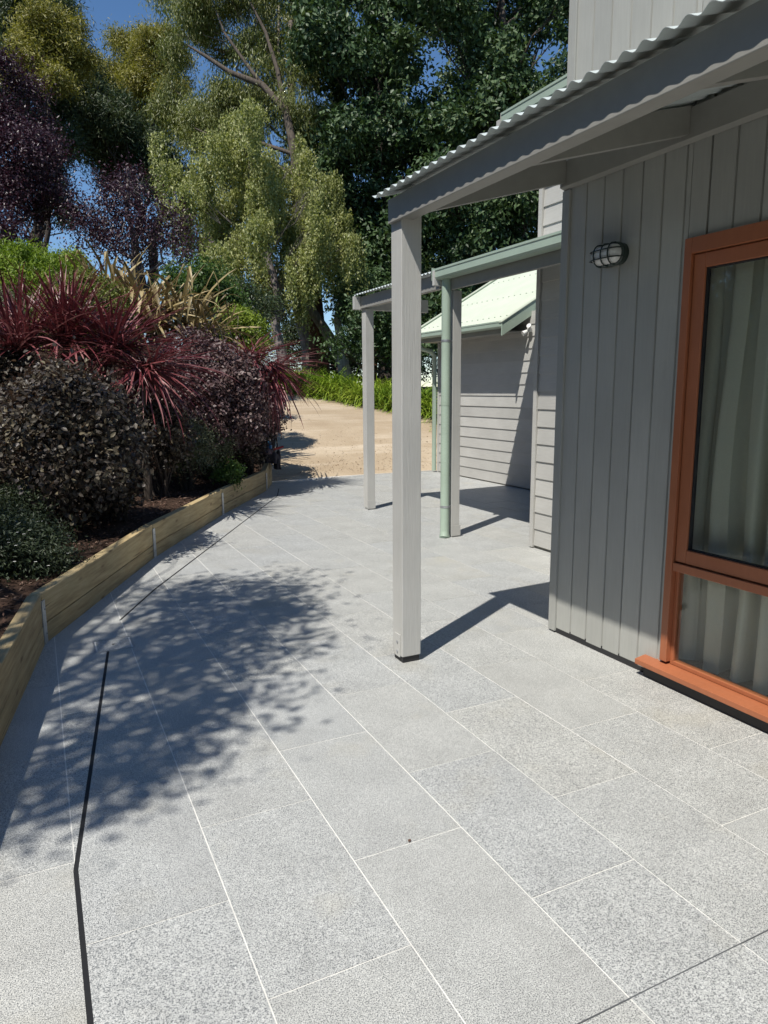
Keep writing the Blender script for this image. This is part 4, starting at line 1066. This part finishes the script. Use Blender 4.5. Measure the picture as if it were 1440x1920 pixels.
BM = dict(red=blade_mat('cordyline_leaf', [(0.048, 0.011, 0.014), (0.13, 0.025, 0.032), (0.23, 0.06, 0.065), (0.40, 0.21, 0.20)], .40, .55),
          flax=blade_mat('flax_leaf', [(0.09, 0.06, 0.025), (0.21, 0.16, 0.065), (0.35, 0.27, 0.12), (0.52, 0.42, 0.24)], .45, .45),
          lime=blade_mat('sword_leaf', [(0.10, 0.15, 0.03), (0.17, 0.24, 0.04), (0.24, 0.30, 0.07)], .45, .4),
          agap=blade_mat('agapanthus_leaf', [(0.08, 0.15, 0.016), (0.16, 0.26, 0.022), (0.26, 0.36, 0.032), (0.38, 0.46, 0.075)], .42, .45))


def fan(name, label, base, meshes, n, lo, hi, az=None, smin=.7, smax=1.15, spread=.08, cat='plant', trunk_h=0, up_bias=1.0, leafname='leaf', heads=((0, 0, 0),)):
    t = thing(name, label, cat, base)
    if trunk_h:
        b = MB(); b.tube(wig((base[0], base[1], base[2]-.1), (base[0]+heads[0][0], base[1]+heads[0][1], base[2]+trunk_h+heads[0][2]), 5, .03), [.05, .045, .042, .04, .04], 8); b.build('stem', BK['dark'], t)
    for i in range(n):
        e = lo+(hi-lo)*RNG.random()**up_bias; a = RNG.uniform(0, 2*math.pi) if az is None else RNG.uniform(*az); s = RNG.uniform(smin, smax)
        hd = heads[i % len(heads)]
        link(leafname, meshes[RNG.integers(0, len(meshes))], t, (hd[0]+RNG.normal()*spread, hd[1]+RNG.normal()*spread, trunk_h+hd[2]+RNG.normal()*.03), (RNG.normal()*.25, -e, a), (s, s, s))
    return t


red = [blade_mesh('leaf', BM['red'], L, w, bnd, 7, tw) for L, w, bnd, tw in ((.80, .018, .30, .2), (.92, .020, .55, -.3), (.76, .017, .12, .1), (.98, .019, .8, .3), (.86, .018, .4, 0), (.68, .023, .2, -.5))]
def bedpt(px, py, depth, lift=0.0):
    p = at(px, py, depth); return (p[0], p[1], p[2]+lift)
def cordy(label, px, py, depth, n, lo, hi, az=None, sc=1.0, ub=1.0, heads=((0, 0, 0), (.28, .05, -.04), (-.25, .12, .06)), lean=(0, 0)):
    p = at(px, py, depth); bx_, by_ = p[0]+lean[0], p[1]+lean[1]; z = hz(bx_, by_); heads = tuple((a-lean[0], b_-lean[1], c) for a, b_, c in heads); fan('cordyline', label, (bx_, by_, z), red, n, lo, hi, az, .7*sc, 1.15*sc, .05, 'cordyline', max(.05, p[2]-z), ub, 'leaf', heads)
one = ((0, 0, 0), (.10, .03, .02))
cordy('wine-red spiky cordyline rising behind the big dark bronze shrub, at the edge of the picture', 30, 655, 7.6, 295, -.1, 1.4, heads=one)
cordy('wine-red spiky cordyline rising behind the middle of the big dark bronze shrub', 118, 640, 7.8, 295, -.2, 1.4, heads=one)
cordy('deep red cordyline arching between the dark bronze and burgundy shrubs', 205, 655, 7.9, 295, -.6, 1.1, heads=one)
cordy('purple-red cordyline drooping in front of the burgundy shrub', 262, 690, 7.9, 295, -.95, .6, heads=one)
cordy('red cordyline bursting from the shoulder of the burgundy shrub', 466, 668, 10.3, 220, -.6, .55, sc=.85, heads=one, lean=(-.45, .3))
cordy('cordyline with long purple leaves hanging over the gravel drive', 498, 690, 10.5, 295, -1.3, .4, sc=1.05, heads=one, lean=(-.55, .45))
flx = [blade_mesh('leaf', BM['flax'], L, w, bnd, 8, tw, kk) for L, w, bnd, tw, kk in ((1.25, .058, .55, .5, None), (1.35, .054, .6, -.5, (.66, 1.9)), (1.15, .062, .35, .7, None), (1.30, .056, .8, .3, (.55, 1.5)), (1.2, .06, 1.3, -.4, None), (1.4, .052, .5, .8, (.72, 2.2)), (1.3, .05, 1.8, .3, None))]
p = at(290, 600, 11.4); z = hz(p[0], p[1])
fan('flax', 'bronze and tan flax with broad folded strap leaves on the bank', (p[0], p[1], z), flx, 210, .05, 1.45, None, .7, 1.1, .12, 'flax', max(.02, p[2]-z-.15), .8, 'leaf', ((0, 0, 0), (.38, -.05, -.05), (-.38, .1, .03)))
p = at(205, 560, 12.0); z = hz(p[0], p[1])
fan('flax', 'second tan flax clump leaning over the clipped olive mound', (p[0], p[1], z), flx, 90, .3, 1.35, None, .6, .9, .14, 'flax', max(.02, p[2]-z-.1), .8)
p = at(370, 622, 11.6); z = hz(p[0], p[1])
fan('flax', 'low tan flax clump sprawling toward the lime clipped mound', (p[0], p[1], z), flx, 110, -.2, 1.0, None, .6, .95, .14, 'flax', max(.02, p[2]-z-.05), .9)
swd = [blade_mesh('leaf', BM['lime'], L, w, bnd, 6, tw) for L, w, bnd, tw in ((.75, .05, .15, .2), (.65, .045, .3, -.2))]
p = at(405, 615, 12.3); z = hz(p[0], p[1])
fan('sword_plant', 'upright lime sword-leaved plant beside the flax', (p[0], p[1], z), swd, 16, .85, 1.5, None, .6, 1.0, .14, 'plant', max(.02, p[2]-z-.1))

# agapanthus hedge along the far side of the drive: one clump after another
def clump_mesh(seed):
    r = np.random.default_rng(seed); b = MB()
    for _ in range(230):
        a = r.uniform(0, 2*math.pi); e = r.uniform(.3, 1.4); L = r.uniform(.6, 1.0); w = r.uniform(.022, .034); segs = 5
        x = z = 0.0; ang = e; bend = r.uniform(1.2, 2.6); vs = []; ox, oy = r.normal(size=2)*.12; ca, sa = math.cos(a), math.sin(a)
        for i in range(segs+1):
            u = i/segs; ww = w*(1-u**2.2)+.001
            for sd in (-.5, .5): vs.append((ox+ca*x-sa*sd*ww, oy+sa*x+ca*sd*ww, z))
            ang -= bend/segs*(.3+1.4*u); x += math.cos(ang)*L/segs; z += math.sin(ang)*L/segs
        b.add(vs, [(2*i, 2*i+1, 2*i+3, 2*i+2) for i in range(segs)], True)
    return b.mesh('agapanthus_plant', BM['agap'])
cm = [clump_mesh(s) for s in (1, 2, 3, 4)]
HP = [(6.95, 22.2), (7.75, 19.0), (8.30, 17.0), (8.80, 15.3), (9.25, 13.6), (9.7, 12.0)]
i = 0
for a, c in zip(HP[:-1], HP[1:]):
    L = math.dist(a, c); k = max(1, int(L/.46))
    for q in range(k):
        for row in (0, 1):
            f = (q+.5*row)/k; x = a[0]+(c[0]-a[0])*f+row*.42+RNG.normal()*.06; y = a[1]+(c[1]-a[1])*f+row*.12+RNG.normal()*.06; s = RNG.uniform(1.0, 1.3)+row*.22
            o = link('agapanthus_plant', cm[i % 4], None, (x, y, hz(x, y)-.02), (0, 0, RNG.uniform(0, 6.28)), (s, s, s)); i += 1
            tag(o, 'green strap-leaved agapanthus clump in the hedge along the gravel drive', 'agapanthus', 'agapanthus clumps in the hedge along the drive')

# ------------------------------------------------------------------ mulch chips, fallen leaves
n = 9000
X_ = RNG.uniform(-1.6, 3.4, n*3); Y_ = RNG.uniform(2.0, 11.5, n*3); d = side(np.stack([X_, Y_], 1)); ok = (d > .085) & (d < 1.6); X_, Y_ = X_[ok][:n], Y_[ok][:n]; n = len(X_)
C_ = np.stack([X_, Y_, height(X_, Y_)+RNG.uniform(.004, .022, n)], 1); D_ = RNG.normal(size=(n, 3)); D_[:, 2] *= .25; N_ = np.array([0, 0, 1.0])+RNG.normal(size=(n, 3))*.35
chip = leaf_mat('bark_chip', [(0.03, 0.018, 0.013), (0.075, 0.042, 0.03), (0.13, 0.075, 0.055), (0.24, 0.17, 0.13)], .85, .0, spec=.2)
leaf_object('bark_mulch', C_, D_, N_, RNG.uniform(.02, .06, n), RNG.uniform(.008, .02, n), RNG.uniform(size=n), chip, None, 4, 'stuff')
# loose gravel along the drive's edge
n = 1400; X_ = RNG.uniform(3.5, 8.5, n); Y_ = 11.65+RNG.exponential(.9, n); ok = side(np.stack([X_, Y_], 1)) < -.05; X_, Y_ = X_[ok], Y_[ok]; n = len(X_)
C_ = np.stack([X_, Y_, height(X_, Y_)+.006], 1); D_ = RNG.normal(size=(n, 3)); D_[:, 2] *= .2
grit = leaf_mat('grit', [(0.28, 0.20, 0.13), (0.42, 0.33, 0.23), (0.58, 0.50, 0.40)], .9, .0, spec=.2)
leaf_object('loose_gravel', C_, D_, np.tile([0, 0, 1.0], (n, 1))+RNG.normal(size=(n, 3))*.3, RNG.uniform(.012, .035, n), RNG.uniform(.01, .028, n), RNG.uniform(size=n), grit, None, 4, 'stuff')

# ------------------------------------------------------------------ things left at the end of the timber wall
jk = thing('folded_jacket', 'crumpled dark jacket draped over the end of the timber wall', 'jacket', (3.30, 10.98, .31))
def crumple(cx_, cy_, cz_, rx, ry, rz, seed, mat, name, parent):
    bm = bmesh.new(); bmesh.ops.create_icosphere(bm, subdivisions=4, radius=1.0); r = np.random.default_rng(seed); ks = r.normal(size=(7, 3))*2.6; ph = r.uniform(0, 6, 7)
    for v in bm.verts:
        c_ = np.array(v.co); f = 1+.10*sum(math.sin(k@c_+p_) for k, p_ in zip(ks, ph)); c_ = c_*f; v.co = (c_[0]*rx, c_[1]*ry, max(-.25, c_[2])*rz)
    for f in bm.faces: f.smooth = True
    me = bpy.data.meshes.new(name); bm.to_mesh(me); bm.free(); me.materials.append(mat); o_ = origin(parent)
    return link(name, me, parent, (cx_-o_.x, cy_-o_.y, cz_-o_.z))
crumple(3.27, 10.98, .40, .14, .19, .16, 3, plain('dark_cloth', (.045, .038, .045), .9, .4, 30, .4), 'body', jk)
crumple(3.40, 10.93, .31, .05, .11, .20, 8, plain('dark_cloth_fold', (.035, .03, .034), .9, .4, 30, .4), 'sleeve', jk)
crumple(3.23, 10.92, .53, .11, .12, .07, 5, plain('mauve_cloth', (.15, .10, .115), .9, .3, 30, .4), 'lining', jk)
bt = thing('water_bottle', 'blue water bottle standing behind the crumpled jacket', 'bottle', (3.36, 11.16, .31))
b = MB(); b.tube([(3.36, 11.16, .31), (3.36, 11.16, .63), (3.36, 11.16, .67), (3.36, 11.16, .69)], [.036, .036, .026, .016], 14); b.build('body', plain('blue_plastic', (.02, .14, .34), .35), bt)
b = MB(); b.tube([(3.36, 11.16, .69), (3.36, 11.16, .725)], .018, 12); b.build('cap', M['white'], bt)
tw = thing('hand_trowel', 'red-handled garden trowel lying on the jacket at the wall end', 'trowel', (3.40, 10.9, .57))
b = MB(); b.tube([(3.34, 10.90, .575), (3.41, 10.89, .592), (3.50, 10.88, .615)], [.014, .018, .015], 10); b.build('handle', plain('red_plastic', (.42, .03, .025), .4), tw)
b = MB(); b.add([(3.34, 10.90, .575), (3.24, 10.88, .60), (3.18, 10.92, .60), (3.24, 10.95, .60), (3.25, 10.915, .592)], [(0, 1, 4), (1, 2, 4), (2, 3, 4), (3, 0, 4)]); b.build('blade', M['galv'], tw)
# dead leaves scattered on the paving
gx, gy = 1.02, 1.93
o = leaf_object('fallen_leaf', np.array([[gx, gy, .004]]), np.array([[.7, .6, .1]]), np.array([[0, 0, 1.0]]), .018, .011, .6, chip, None, 6)
tag(o, 'tiny dark dry leaf lying alone on the granite paving', 'leaf')
